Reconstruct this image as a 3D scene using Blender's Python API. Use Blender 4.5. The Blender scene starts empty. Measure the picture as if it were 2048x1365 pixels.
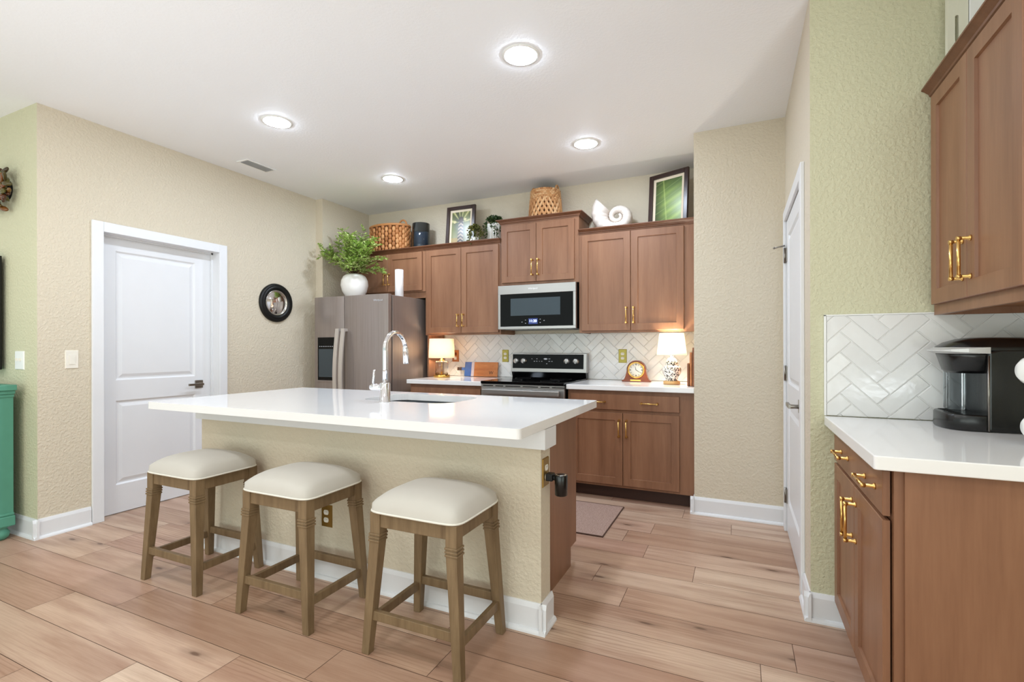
import bpy, bmesh, math, random
from mathutils import Vector, Matrix, Euler

S = bpy.context.scene
COL = S.collection
random.seed(7)
PI = math.pi

# ------------------------------------------------------------------ camera
cam_d = bpy.data.cameras.new('camera')
cam = bpy.data.objects.new('camera', cam_d)
COL.objects.link(cam)
cam_d.sensor_width = 36.0
cam_d.lens = 36.0 * 984.64 / 2048.0
cam_d.shift_y = 13.27 / 2048.0
cam_d.clip_start = 0.05
cam.matrix_world = (Matrix.Translation((0, 0, 1.2156)) @ Matrix.Rotation(0.4316, 4, 'Z')
                    @ Matrix.Rotation(PI / 2, 4, 'X') @ Matrix.Rotation(-0.0018, 4, 'Z'))
S.camera = cam

# ------------------------------------------------------------------ world, daylight, exposure
LIVING_FILL = 12.0     # power of the unseen fill discs added over the living area
CAN_LIGHT = 195.0        # emission of the recessed lights
W = bpy.data.worlds.new('daylight')
S.world = W
W.use_nodes = True
wb = W.node_tree.nodes['Background']
wb.inputs['Color'].default_value = (0.89, 1.0, 0.95, 1)
wb.inputs['Strength'].default_value = 0.75
S.view_settings.view_transform = 'Standard'
S.view_settings.look = 'None'
S.view_settings.exposure = 0.20
S.view_settings.gamma = 1.0
S.view_settings.use_curve_mapping = False


def area(name, loc, rot, sx, sy, power, color):
    d = bpy.data.lights.new(name, 'AREA')
    d.shape = 'RECTANGLE'
    d.size, d.size_y = sx, sy
    d.energy = power
    d.color = color
    o = bpy.data.objects.new(name, d)
    COL.objects.link(o)
    o.location = loc
    o.rotation_euler = rot
    return o


# added unseen daylight fill behind the camera, tilted up to brighten the ceiling
area('daylight_fill', (-1.8, -4.4, 0.9), (PI / 2 + 0.55, 0, 0), 6.5, 1.8, 92, (0.89, 1.0, 0.95))
area('daylight_fill', (3.9, -1.2, 0.9), (PI / 2 + 0.55, 0, PI / 2), 3.4, 1.6, 60, (0.89, 1.0, 0.95))
# unseen upward fill added around the camera to brighten the ceiling
area('ceiling_fill', (-2.6, 0.35, 0.9), (PI, 0, 0), 0.8, 0.8, 14, (0.88, 0.95, 1.0))
area('ceiling_fill', (1.15, 0.75, 0.9), (PI, 0, 0), 0.8, 0.8, 24, (0.88, 0.95, 1.0))
area('ceiling_fill', (-5.6, 0.2, 0.9), (PI, 0, 0), 1.0, 1.0, 6, (0.90, 0.97, 1.0))


# ------------------------------------------------------------------ material helpers
def lin(h):
    if isinstance(h, str):
        h = tuple(int(h[i:i + 2], 16) for i in (0, 2, 4))
    return tuple(((c / 255.0) / 12.92 if c <= 10 else ((c / 255.0 + 0.055) / 1.055) ** 2.4) for c in h) + (1.0,)


class NT:
    def __init__(self, name):
        self.m = bpy.data.materials.new(name)
        self.m.use_nodes = True
        self.t = self.m.node_tree
        self.b = self.t.nodes['Principled BSDF']

    def n(self, kind, **kw):
        x = self.t.nodes.new(kind)
        for k, v in kw.items():
            if hasattr(x, k):
                setattr(x, k, v)
            else:
                self.set(x, k, v)
        return x

    def set(self, x, k, v):
        s = x.inputs[k]
        if hasattr(v, 'node') or isinstance(v, bpy.types.NodeSocket):
            self.t.links.new(v, s)
        else:
            s.default_value = v

    def l(self, a, b):
        self.t.links.new(a, b)

    def math(self, op, a, b=0.0, c=None):
        x = self.t.nodes.new('ShaderNodeMath')
        x.operation = op
        for i, v in enumerate((a, b) if c is None else (a, b, c)):
            if isinstance(v, (int, float)):
                x.inputs[i].default_value = v
            else:
                self.t.links.new(v, x.inputs[i])
        return x.outputs[0]

    def mix(self, f, a, b, mode='MIX'):
        x = self.t.nodes.new('ShaderNodeMix')
        x.data_type = 'RGBA'
        x.blend_type = mode
        for i, v in ((0, f), (6, a), (7, b)):
            if isinstance(v, (int, float, tuple)):
                x.inputs[i].default_value = v
            else:
                self.t.links.new(v, x.inputs[i])
        return x.outputs[2]

    def ramp(self, f, stops):
        x = self.t.nodes.new('ShaderNodeValToRGB')
        self.t.links.new(f, x.inputs[0])
        e = x.color_ramp.elements
        while len(e) < len(stops):
            e.new(0.5)
        for el, (p, c) in zip(e, stops):
            el.position = p
            el.color = c if isinstance(c, tuple) else (c, c, c, 1)
        return x.outputs[0]

    def coords(self, scale=(1, 1, 1), kind='Object'):
        tc = self.t.nodes.new('ShaderNodeTexCoord')
        mp = self.t.nodes.new('ShaderNodeMapping')
        mp.inputs['Scale'].default_value = scale
        self.t.links.new(tc.outputs[kind], mp.inputs[0])
        return mp.outputs[0]

    def noise(self, vec, scale, detail=3.0, rough=0.5):
        x = self.t.nodes.new('ShaderNodeTexNoise')
        self.t.links.new(vec, x.inputs['Vector'])
        x.inputs['Scale'].default_value = scale
        x.inputs['Detail'].default_value = detail
        x.inputs['Roughness'].default_value = rough
        return x.outputs['Fac']

    def bump(self, h, strength, dist=0.002):
        x = self.t.nodes.new('ShaderNodeBump')
        x.inputs['Strength'].default_value = strength
        x.inputs['Distance'].default_value = dist
        self.t.links.new(h, x.inputs['Height'])
        self.t.links.new(x.outputs[0], self.b.inputs['Normal'])


def plain(name, col, rough=0.5, metal=0.0, var=0.04, vscale=6.0, coat=0.0, spec=0.5):
    t = NT(name)
    c = lin(col)
    nz = t.noise(t.coords(), vscale, 2)
    d = tuple(x * (1 - var) for x in c[:3]) + (1,)
    t.l(t.mix(nz, d, c), t.b.inputs['Base Color'])
    t.b.inputs['Roughness'].default_value = rough
    t.b.inputs['Metallic'].default_value = metal
    t.b.inputs['Coat Weight'].default_value = coat
    t.b.inputs['Specular IOR Level'].default_value = spec
    return t.m


def paint(name, col, bscale, strength, dist=0.003):
    t = NT(name)
    c = lin(col)
    v = t.coords()
    nz = t.noise(v, 1.3, 2)
    t.l(t.mix(nz, tuple(x * 0.97 for x in c[:3]) + (1,), c), t.b.inputs['Base Color'])
    h = t.ramp(t.noise(v, bscale, 4, 0.55), [(0.42, 0.0), (0.62, 1.0)])
    t.bump(h, strength, dist)
    t.b.inputs['Roughness'].default_value = 0.62
    t.b.inputs['Specular IOR Level'].default_value = 0.3
    return t.m


def wood(name, c1, c2, scale=(7, 7, 0.7), rough=0.38, streak=16.0):
    t = NT(name)
    v = t.coords(scale)
    a = t.noise(v, 1.6, 5, 0.55)
    b = t.noise(t.coords((scale[0] * 5, scale[1] * 5, scale[2] * 3)), 3.0, 3, 0.6)
    f = t.math('ADD', t.math('MULTIPLY', a, 0.75), t.math('MULTIPLY', b, 0.25))
    t.l(t.ramp(f, [(0.3, lin(c1)), (0.7, lin(c2))]), t.b.inputs['Base Color'])
    t.b.inputs['Roughness'].default_value = rough
    t.b.inputs['Specular IOR Level'].default_value = 0.45
    return t.m


M = {}
M['wall'] = paint('wall_paint', (213, 201, 180), 60, 0.46, 0.004)
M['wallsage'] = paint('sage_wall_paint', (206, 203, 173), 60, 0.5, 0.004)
M['ceiling'] = paint('ceiling_paint', (244, 245, 247), 60, 0.14)
M['white'] = plain('white_trim_paint', (229, 229, 231), 0.35)
M['cab'] = wood('stained_maple', (122, 82, 58), (150, 107, 79))
M['cabdark'] = wood('stained_maple_trim', (102, 63, 42), (124, 82, 57))
M['cabin'] = plain('cabinet_shadow_gap', (52, 32, 22), 0.6)
M['gold'] = plain('brushed_gold', (230, 188, 116), 0.25, 1.0)
M['quartz'] = plain('white_quartz', (238, 236, 235), 0.06, 0.0, 0.02, 9.0)
M['chrome'] = plain('chrome', (235, 235, 238), 0.06, 1.0)
M['steel'] = plain('stainless_steel', (176, 174, 172), 0.32, 0.9)
M['sinksteel'] = plain('sink_steel', (150, 155, 158), 0.3, 0.9)
M['black'] = plain('black_plastic', (14, 14, 14), 0.25, 0.0)
M['blackgloss'] = plain('black_glass', (8, 8, 9), 0.05, 0.0, spec=0.22)
M['blackmatte'] = plain('black_matte', (13, 12, 11), 0.42, spec=0.35)
M['nickel'] = plain('satin_nickel', (150, 145, 138), 0.3, 1.0)
M['plateolive'] = plain('antique_brass_plate', (172, 160, 78), 0.4, 0.55)
M['platebrass'] = plain('aged_brass_plate', (150, 118, 58), 0.35, 0.75)
M['copper'] = plain('copper_plate', (190, 130, 90), 0.35, 0.7)
M['copperdark'] = plain('dark_copper_switch', (110, 52, 34), 0.4, 0.4)
M['ivory'] = plain('ivory_plastic', (236, 230, 218), 0.35)
M['plastic_white'] = plain('white_plastic', (240, 240, 238), 0.35)
M['teal'] = plain('teal_painted_wood', (86, 150, 128), 0.5, 0, 0.12, 14.0)
M['stoolwood'] = wood('weathered_oak', (100, 78, 52), (136, 112, 82), (18, 18, 2.0), 0.55)
M['ceramic'] = plain('white_ceramic', (240, 236, 230), 0.3)
M['ceramicgloss'] = plain('glossy_white_ceramic', (242, 240, 234), 0.12)
M['shell'] = plain('pearly_shell', (226, 214, 204), 0.35)
M['frame_dark'] = plain('espresso_frame', (48, 24, 16), 0.3)
M['mat_board'] = plain('cream_mount_board', (230, 214, 190), 0.8)
M['stem'] = plain('plant_stem', (84, 62, 34), 0.7)
M['clockwood'] = wood('polished_mahogany', (96, 42, 20), (140, 68, 32), (3, 8, 8), 0.2)
M['boardwood'] = wood('acacia_board', (150, 80, 36), (206, 136, 78), (1.6, 6, 12), 0.35)
M['boardwood_dark'] = wood('walnut_board', (112, 64, 38), (146, 92, 60), (10, 10, 1.2), 0.45)
M['bluepaint'] = plain('blue_paint', (52, 98, 172), 0.35, 0, 0.35, 30)
M['palewash'] = plain('pale_lilac_wash', (200, 186, 190), 0.4, 0, 0.15, 40)
M['paleboxwood'] = plain('pale_wood_stand', (212, 170, 110), 0.4)
M['brass'] = plain('polished_brass', (225, 180, 95), 0.18, 1.0)
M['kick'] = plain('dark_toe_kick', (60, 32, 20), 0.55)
M['underwood'] = plain('raw_underside', (176, 112, 60), 0.6)


def m_floor():
    t = NT('oak_vinyl_planks')
    g = t.n('ShaderNodeNewGeometry')
    rnd = g.outputs['Random Per Island']
    tc = t.n('ShaderNodeTexCoord')
    cmb = t.n('ShaderNodeCombineXYZ')
    t.l(t.math('MULTIPLY', rnd, 37.0), cmb.inputs[0])
    t.l(t.math('MULTIPLY', rnd, 91.0), cmb.inputs[1])
    t.l(t.math('MULTIPLY', rnd, 13.0), cmb.inputs[2])
    add = t.n('ShaderNodeVectorMath', operation='ADD')
    t.l(tc.outputs['Object'], add.inputs[0])
    t.l(cmb.outputs[0], add.inputs[1])

    def mp(sc):
        x = t.n('ShaderNodeMapping')
        x.inputs['Scale'].default_value = sc
        t.l(add.outputs[0], x.inputs[0])
        return x.outputs[0]
    base = t.ramp(rnd, [(0.0, lin((182, 148, 124))), (0.25, lin((208, 178, 154))), (0.5, lin((170, 134, 112))),
                        (0.75, lin((212, 186, 162))), (1.0, lin((184, 146, 126)))])
    big = t.noise(mp((0.9, 8.0, 1)), 1.6, 4, 0.55)
    col = t.mix(t.math('MULTIPLY', t.ramp(big, [(0.40, 0.0), (0.72, 1.0)]), 0.8), base, lin((152, 114, 92)))
    # cathedral grain
    wv = t.n('ShaderNodeTexWave', wave_type='BANDS', bands_direction='Y')
    t.l(mp((0.7, 5.0, 1)), wv.inputs['Vector'])
    wv.inputs['Scale'].default_value = 3.0
    wv.inputs['Distortion'].default_value = 9.0
    wv.inputs['Detail'].default_value = 3.0
    wv.inputs['Detail Scale'].default_value = 0.8
    gm = t.math('MULTIPLY', t.ramp(wv.outputs['Fac'], [(0.0, 1.0), (0.35, 0.0)]),
                t.ramp(t.noise(mp((0.5, 1.5, 1)), 1.5, 1), [(0.52, 0.0), (0.66, 0.40)]))
    col = t.mix(gm, col, lin((128, 88, 64)))
    fine = t.noise(mp((3.0, 120.0, 1)), 2.0, 3, 0.6)
    col = t.mix(t.math('MULTIPLY', t.ramp(fine, [(0.42, 0.0), (0.75, 1.0)]), 0.30), col, lin((138, 98, 76)))
    # knots
    vo = t.n('ShaderNodeTexVoronoi', voronoi_dimensions='2D')
    t.l(mp((1.2, 4.0, 0.0)), vo.inputs['Vector'])
    vo.inputs['Scale'].default_value = 1.0
    kn = t.ramp(t.math('ADD', vo.outputs['Distance'], t.math('MULTIPLY', t.noise(mp((9, 30, 1)), 1.0, 2), 0.06)),
                [(0.05, 1.0), (0.075, 0.35), (0.17, 0.0)])
    col = t.mix(t.math('MULTIPLY', kn, 0.8), col, lin((84, 54, 38)))
    t.l(col, t.b.inputs['Base Color'])
    t.b.inputs['Roughness'].default_value = 0.36
    t.b.inputs['Specular IOR Level'].default_value = 0.4
    t.bump(fine, 0.06, 0.001)
    return t.m


def m_tile():
    t = NT('glazed_herringbone_tile')
    g = t.n('ShaderNodeNewGeometry')
    rnd = g.outputs['Random Per Island']
    c = t.ramp(rnd, [(0.0, lin((218, 217, 215))), (0.5, lin((225, 224, 222))), (1.0, lin((232, 231, 229)))])
    cloud = t.noise(t.coords(), 14.0, 3)
    c = t.mix(t.math('MULTIPLY', cloud, 0.5), c, lin((232, 232, 230)))
    t.l(c, t.b.inputs['Base Color'])
    t.b.inputs['Roughness'].default_value = 0.12
    t.bump(t.noise(t.coords(), 22.0, 2), 0.25, 0.004)
    return t.m


def m_fridge():
    t = NT('bronze_stainless')
    nz = t.noise(t.coords((60, 60, 0.6)), 3.0, 3)
    t.l(t.ramp(nz, [(0.3, lin((146, 134, 128))), (0.7, lin((160, 148, 142)))]), t.b.inputs['Base Color'])
    t.b.inputs['Metallic'].default_value = 0.45
    t.b.inputs['Roughness'].default_value = 0.32
    return t.m


def m_fabric():
    t = NT('cream_linen')
    v = t.coords()
    w = t.noise(v, 420.0, 2)
    t.l(t.mix(t.noise(v, 7.0, 2), lin((190, 184, 175)), lin((200, 194, 185))), t.b.inputs['Base Color'])
    t.b.inputs['Roughness'].default_value = 0.9
    t.b.inputs['Sheen Weight'].default_value = 0.2
    t.bump(w, 0.15, 0.001)
    return t.m


def m_leaf(name, a, b, c):
    t = NT(name)
    g = t.n('ShaderNodeNewGeometry')
    t.l(t.ramp(g.outputs['Random Per Island'], [(0.0, lin(a)), (0.55, lin(b)), (1.0, lin(c))]), t.b.inputs['Base Color'])
    t.b.inputs['Roughness'].default_value = 0.5
    return t.m


def m_island_random(name, cols, rough):
    t = NT(name)
    g = t.n('ShaderNodeNewGeometry')
    n = len(cols)
    c = t.ramp(g.outputs['Random Per Island'], [(i / (n - 1), lin(x)) for i, x in enumerate(cols)])
    c = t.mix(t.math('MULTIPLY', t.noise(t.coords((40, 40, 40)), 2.0, 2), 0.5), c, lin(cols[0]))
    t.l(c, t.b.inputs['Base Color'])
    t.b.inputs['Roughness'].default_value = rough
    return t.m


def m_glass(name, col, rough=0.02):
    t = NT(name)
    t.b.inputs['Base Color'].default_value = lin(col)
    t.b.inputs['Transmission Weight'].default_value = 1.0
    t.b.inputs['Roughness'].default_value = rough
    t.b.inputs['IOR'].default_value = 1.45
    return t.m


def m_emit(name, col, strength):
    t = NT(name)
    t.b.inputs['Base Color'].default_value = lin(col)
    t.b.inputs['Emission Color'].default_value = lin(col)
    t.b.inputs['Emission Strength'].default_value = strength
    return t.m


def m_shade(name, col):
    t = NT(name)
    tr = t.n('ShaderNodeBsdfTranslucent')
    tr.inputs['Color'].default_value = lin(col)
    df = t.n('ShaderNodeBsdfDiffuse')
    df.inputs['Color'].default_value = lin(col)
    mx = t.n('ShaderNodeMixShader')
    mx.inputs[0].default_value = 0.55
    t.l(df.outputs[0], mx.inputs[1])
    t.l(tr.outputs[0], mx.inputs[2])
    t.l(mx.outputs[0], t.t.nodes['Material Output'].inputs[0])
    return t.m


def m_vcol(name, rough=0.3):
    t = NT(name)
    a = t.n('ShaderNodeVertexColor')
    a.layer_name = 'print'
    t.l(a.outputs[0], t.b.inputs['Base Color'])
    t.b.inputs['Roughness'].default_value = rough
    return t.m


def m_jar():
    t = NT('black_and_white_porcelain')
    v = t.coords()
    nz = t.noise(v, 70.0, 3, 0.5)
    vo = t.n('ShaderNodeTexVoronoi', feature='DISTANCE_TO_EDGE')
    t.l(v, vo.inputs['Vector'])
    vo.inputs['Scale'].default_value = 55.0
    k = t.math('MULTIPLY', t.ramp(nz, [(0.47, 0.0), (0.50, 1.0)]), t.ramp(vo.outputs['Distance'], [(0.04, 0.0), (0.08, 1.0)]))
    t.l(t.mix(k, lin((240, 236, 228)), lin((40, 40, 44))), t.b.inputs['Base Color'])
    t.b.inputs['Roughness'].default_value = 0.15
    return t.m


def m_rug():
    t = NT('woven_taupe_mat')
    v = t.coords()
    nz = t.noise(v, 160.0, 3, 0.6)
    t.l(t.ramp(nz, [(0.35, lin((142, 112, 98))), (0.65, lin((190, 162, 148)))]), t.b.inputs['Base Color'])
    t.b.inputs['Roughness'].default_value = 0.95
    t.bump(nz, 0.5, 0.003)
    return t.m


M['floor'] = m_floor()
M['floorgap'] = plain('plank_joint', (96, 66, 50), 0.6)
M['tile'] = m_tile()
M['grout'] = plain('pale_grout', (236, 234, 231), 0.7)
M['fridge'] = m_fridge()
M['fridgeseal'] = plain('fridge_seal', (60, 46, 40), 0.5)
M['fridgehandle'] = plain('fridge_handle_metal', (206, 197, 189), 0.35, 0.5)
M['fabric'] = m_fabric()
M['piping'] = plain('cream_piping', (226, 221, 210), 0.8)
M['fern'] = m_leaf('fern_leaves', (124, 160, 62), (172, 200, 98), (220, 226, 166))
M['succulent'] = m_leaf('succulent_leaves', (30, 52, 22), (52, 80, 34), (84, 104, 48))
M['sage'] = m_leaf('olive_leaves', (60, 66, 28), (96, 100, 46), (140, 132, 66))
M['rattan'] = m_island_random('woven_rattan', [(150, 92, 44), (196, 130, 76), (222, 164, 108)], 0.6)
M['rattan2'] = m_island_random('woven_seagrass', [(170, 116, 70), (210, 158, 104), (228, 186, 138)], 0.65)
M['rattandark'] = plain('basket_lining', (84, 46, 22), 0.8)
M['smoke'] = m_glass('smoked_blue_glass', (186, 196, 206))
M['wax'] = plain('grey_blue_wax', (120, 134, 150), 0.4)
M['clear'] = m_glass('clear_glass', (245, 244, 240))
M['tank'] = m_glass('smoked_water_tank', (170, 176, 180), 0.05)
M['lit'] = m_emit('lamp_diffuser', (222, 237, 255), CAN_LIGHT)
M['shadewarm'] = m_shade('warm_linen_shade', (250, 240, 222))
M['shadewhite'] = m_shade('white_linen_shade', (252, 246, 226))
M['display'] = m_emit('clock_display', (200, 215, 255), 3.0)
M['displayback'] = m_emit('display_backlight', (36, 52, 110), 0.35)
M['ink'] = plain('printed_mark', (205, 205, 210), 0.4)
M['inkdark'] = plain('burnt_mark', (52, 24, 12), 0.6)
M['art'] = m_vcol('art_print')
M['jar'] = m_jar()
M['rug'] = m_rug()
M['rugedge'] = plain('mat_binding', (92, 66, 54), 0.9)
M['mirror'] = plain('convex_mirror', (240, 240, 242), 0.02, 1.0, 0.0)
M['silver'] = plain('silver_ring', (196, 190, 180), 0.25, 0.9)
M['satin'] = plain('satin_silver_plastic', (205, 204, 202), 0.35, 0.25)
M['dial'] = plain('clock_dial', (226, 222, 210), 0.4)
M['bark'] = m_island_random('glazed_bronze_petals', [(70, 34, 18), (130, 74, 28), (104, 104, 46), (46, 30, 22)], 0.15)
M['paper'] = plain('white_paper_roll', (236, 234, 234), 0.75)
M['winglass'] = plain('oven_window', (60, 70, 76), 0.06, spec=0.5)
M['whitewashed'] = plain('whitewashed_wood', (226, 224, 206), 0.6, 0, 0.08, 12)
M['cooktop_ring'] = plain('cooktop_ring', (40, 40, 42), 0.3)
M['fixture'] = plain('metal_light_bar', (176, 172, 176), 0.35, 0.3)


# ------------------------------------------------------------------ mesh helpers
class MB:
    """collects faces of one part"""

    def __init__(self):
        self.bm = bmesh.new()

    def face(self, pts, mi=0, smooth=False):
        f = self.bm.faces.new([self.bm.verts.new(Vector(p)) for p in pts])
        f.material_index = mi
        f.smooth = smooth
        return f

    def box(self, x0, x1, y0, y1, z0, z1, mi=0, tf=None):
        c = [Vector((x, y, z)) for z in (z0, z1) for y in (y0, y1) for x in (x0, x1)]
        if tf:
            c = [tf(p) for p in c]
        v = [self.bm.verts.new(p) for p in c]
        for q in ((0, 2, 3, 1), (4, 5, 7, 6), (0, 1, 5, 4), (1, 3, 7, 5), (3, 2, 6, 7), (2, 0, 4, 6)):
            self.bm.faces.new([v[i] for i in q]).material_index = mi
        return self

    def hexa(self, bot, top, mi=0):
        """prism between two rings of points (any count), capped"""
        vb = [self.bm.verts.new(Vector(p)) for p in bot]
        vt = [self.bm.verts.new(Vector(p)) for p in top]
        n = len(vb)
        for i in range(n):
            j = (i + 1) % n
            self.bm.faces.new((vb[i], vb[j], vt[j], vt[i])).material_index = mi
        self.bm.faces.new(list(reversed(vb))).material_index = mi
        self.bm.faces.new(vt).material_index = mi
        return self

    def extrude_profile(self, prof, axis, a, b, mi=0):
        """2D profile in the two remaining axes, extruded along axis from a to b"""
        def pt(p, t):
            if axis == 'x':
                return (t, p[0], p[1])
            if axis == 'y':
                return (p[0], t, p[1])
            return (p[0], p[1], t)
        return self.hexa([pt(p, a) for p in prof], [pt(p, b) for p in prof], mi)

    def lathe(self, prof, center, seg=32, mi=0, axis='z', smooth=True, cap=True, sx=1.0, sy=1.0):
        """prof = [(r, h)...] turned about the axis through center"""
        c = Vector(center)
        rings = []
        for r, h in prof:
            ring = []
            if r < 1e-6:
                ring = [self.bm.verts.new(c + self._ax(0, 0, h, axis))]
            else:
                for i in range(seg):
                    a = 2 * PI * i / seg
                    ring.append(self.bm.verts.new(c + self._ax(r * math.cos(a) * sx, r * math.sin(a) * sy, h, axis)))
            rings.append(ring)
        for A, B in zip(rings[:-1], rings[1:]):
            for i in range(seg):
                j = (i + 1) % seg
                if len(A) == 1 and len(B) == 1:
                    continue
                if len(A) == 1:
                    f = self.bm.faces.new((A[0], B[j], B[i]))
                elif len(B) == 1:
                    f = self.bm.faces.new((A[i], A[j], B[0]))
                else:
                    f = self.bm.faces.new((A[i], A[j], B[j], B[i]))
                f.smooth = smooth
                f.material_index = mi
        if cap:
            for ring in (rings[0], rings[-1]):
                if len(ring) > 2:
                    self.bm.faces.new(ring).material_index = mi
        return self

    @staticmethod
    def _ax(u, v, h, axis):
        if axis == 'z':
            return Vector((u, v, h))
        if axis == 'x':
            return Vector((h, u, v))
        return Vector((v, h, u))

    def tube(self, pts, r, seg=10, mi=0, cap=True, closed=False):
        pts = [Vector(p) for p in pts]
        n = len(pts)
        rs = r if isinstance(r, (list, tuple)) else [r] * n
        rings = []
        up = None
        for i, p in enumerate(pts):
            if closed:
                d = pts[(i + 1) % n] - pts[i - 1]
            else:
                d = pts[min(i + 1, n - 1)] - pts[max(i - 1, 0)]
            d.normalize()
            if up is None:
                up = Vector((0, 0, 1)) if abs(d.z) < 0.9 else Vector((1, 0, 0))
            s = d.cross(up)
            s.normalize()
            up = s.cross(d)
            up.normalize()
            rings.append([self.bm.verts.new(p + (s * math.cos(2 * PI * k / seg) + up * math.sin(2 * PI * k / seg)) * rs[i])
                          for k in range(seg)])
        m = n if closed else n - 1
        for i in range(m):
            A, B = rings[i], rings[(i + 1) % n]
            for k in range(seg):
                f = self.bm.faces.new((A[k], A[(k + 1) % seg], B[(k + 1) % seg], B[k]))
                f.smooth = True
                f.material_index = mi
        if cap and not closed:
            self.bm.faces.new(list(reversed(rings[0]))).material_index = mi
            self.bm.faces.new(rings[-1]).material_index = mi
        return self

    def ball(self, c, rx, ry, rz, mi=0, u=10, v=7, rot=None):
        c = Vector(c)
        rows = []
        for i in range(v + 1):
            th = PI * i / v
            row = []
            for k in range(u if 0 < i < v else 1):
                ph = 2 * PI * k / u
                p = Vector((rx * math.sin(th) * math.cos(ph), ry * math.sin(th) * math.sin(ph), rz * math.cos(th)))
                if rot is not None:
                    p = rot @ p
                row.append(self.bm.verts.new(c + p))
            rows.append(row)
        for A, B in zip(rows[:-1], rows[1:]):
            for k in range(u):
                j = (k + 1) % u
                if len(A) == 1:
                    f = self.bm.faces.new((A[0], B[k], B[j]))
                elif len(B) == 1:
                    f = self.bm.faces.new((A[k], B[0], A[j]))
                else:
                    f = self.bm.faces.new((A[k], B[k], B[j], A[j]))
                f.smooth = True
                f.material_index = mi
        return self


ORG = {}


def finish(name, mb, mats, parent=None, bevel=0.0, seg=2, recalc=True, origin=None):
    bm = mb.bm
    if recalc:
        bmesh.ops.recalc_face_normals(bm, faces=bm.faces)
    org = Vector((0, 0, 0))
    if parent is not None:
        org = ORG[parent.name]
    elif origin is not None:
        org = Vector(origin)
    if org.length > 0:
        bmesh.ops.translate(bm, verts=bm.verts, vec=-org)
    me = bpy.data.meshes.new(name)
    bm.to_mesh(me)
    bm.free()
    for m in (mats if isinstance(mats, (list, tuple)) else [mats]):
        me.materials.append(m)
    o = bpy.data.objects.new(name, me)
    COL.objects.link(o)
    if parent is not None:
        o.parent = parent
    else:
        o.location = org
    ORG[o.name] = org
    if bevel:
        b = o.modifiers.new('edge', 'BEVEL')
        b.width = bevel
        b.segments = seg
        b.limit_method = 'ANGLE'
        b.angle_limit = math.radians(40)
        b.harden_normals = False
    return o


def thing(name, label, cat, loc, group=None):
    o = bpy.data.objects.new(name, None)
    o.empty_display_size = 0.05
    COL.objects.link(o)
    o.location = loc
    ORG[o.name] = Vector(loc)
    o['label'] = label
    o['category'] = cat
    if group:
        o['group'] = group
    return o


def tag(o, label, cat, group=None):
    o['label'] = label
    o['category'] = cat
    if group:
        o['group'] = group
    return o


def struct(o, label=None):
    o['kind'] = 'structure'
    if label:
        o['label'] = label
    return o


def text(name, s, size, mat, parent, mw, depth=0.0006):
    """flat lettering; mw places it in the world (local x right, y up)"""
    c = bpy.data.curves.new(name, 'FONT')
    c.body = s
    c.size = size
    c.align_x = 'CENTER'
    c.align_y = 'CENTER'
    c.extrude = depth
    tmp = bpy.data.objects.new(name + '_src', c)
    me = bpy.data.meshes.new_from_object(tmp)
    bpy.data.objects.remove(tmp)
    me.name = name
    org = ORG[parent.name]
    me.transform(Matrix.Translation(-org) @ mw)
    me.materials.clear()
    me.materials.append(mat)
    o = bpy.data.objects.new(name, me)
    COL.objects.link(o)
    o.parent = parent
    ORG[o.name] = org
    return o


def facing(loc, yaw=0.0, tilt=0.0):
    """matrix for lettering on a face that looks towards -y (yaw turns it about z)"""
    return Matrix.Translation(loc) @ Matrix.Rotation(yaw, 4, 'Z') @ Matrix.Rotation(PI / 2 + tilt, 4, 'X')


# ================================================================== SETTING
H = 2.785
XL, YC, XA, YB = -4.064, 1.585, -3.968, 4.579       # left wall, its near corner, alcove wall, rear wall
YP, XP, XR, YN = 3.829, -0.297, 0.2895, 2.55        # pantry face, pantry corner, pantry side wall, nook wall
XE = 1.06                                            # end wall of the nook
YJ = 3.865

# floor of planks
mb = MB()
mb.face([(-8, -4.6, -0.003), (4.2, -4.6, -0.003), (4.2, 4.7, -0.003), (-8, 4.7, -0.003)], 1)
rw = 0.1972
fixed = {-2: -3.49, -3: -2.67, -4: -3.01, -5: -2.118, -6: -2.474, 2: -0.512, 1: 0.196, 4: -0.22, 7: -0.525, 8: -0.047}
for k in range(-34, 14):
    y0 = 2.11 - rw + k * rw
    L = 1.22
    off = fixed.get(k, random.uniform(0, L))
    a = off - 12 * L
    while a < 4.2:
        b = a + L
        x0, x1 = max(a, -8), min(b, 4.2)
        ya, yb = max(y0, -4.6), min(y0 + rw, 4.7)
        if x1 - x0 > 0.01 and yb - ya > 0.01:
            g = 0.0011
            mb.face([(x0 + g, ya + g, 0), (x1 - g, ya + g, 0), (x1 - g, yb - g, 0), (x0 + g, yb - g, 0)])
        a = b
struct(finish('floor', mb, [M['floor'], M['floorgap']], recalc=False), 'light oak plank floor')

mb = MB().box(-8, 4.2, -4.6, 4.7, H, H + 0.1)
struct(finish('ceiling', mb, M['ceiling']), 'white textured ceiling')

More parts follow.
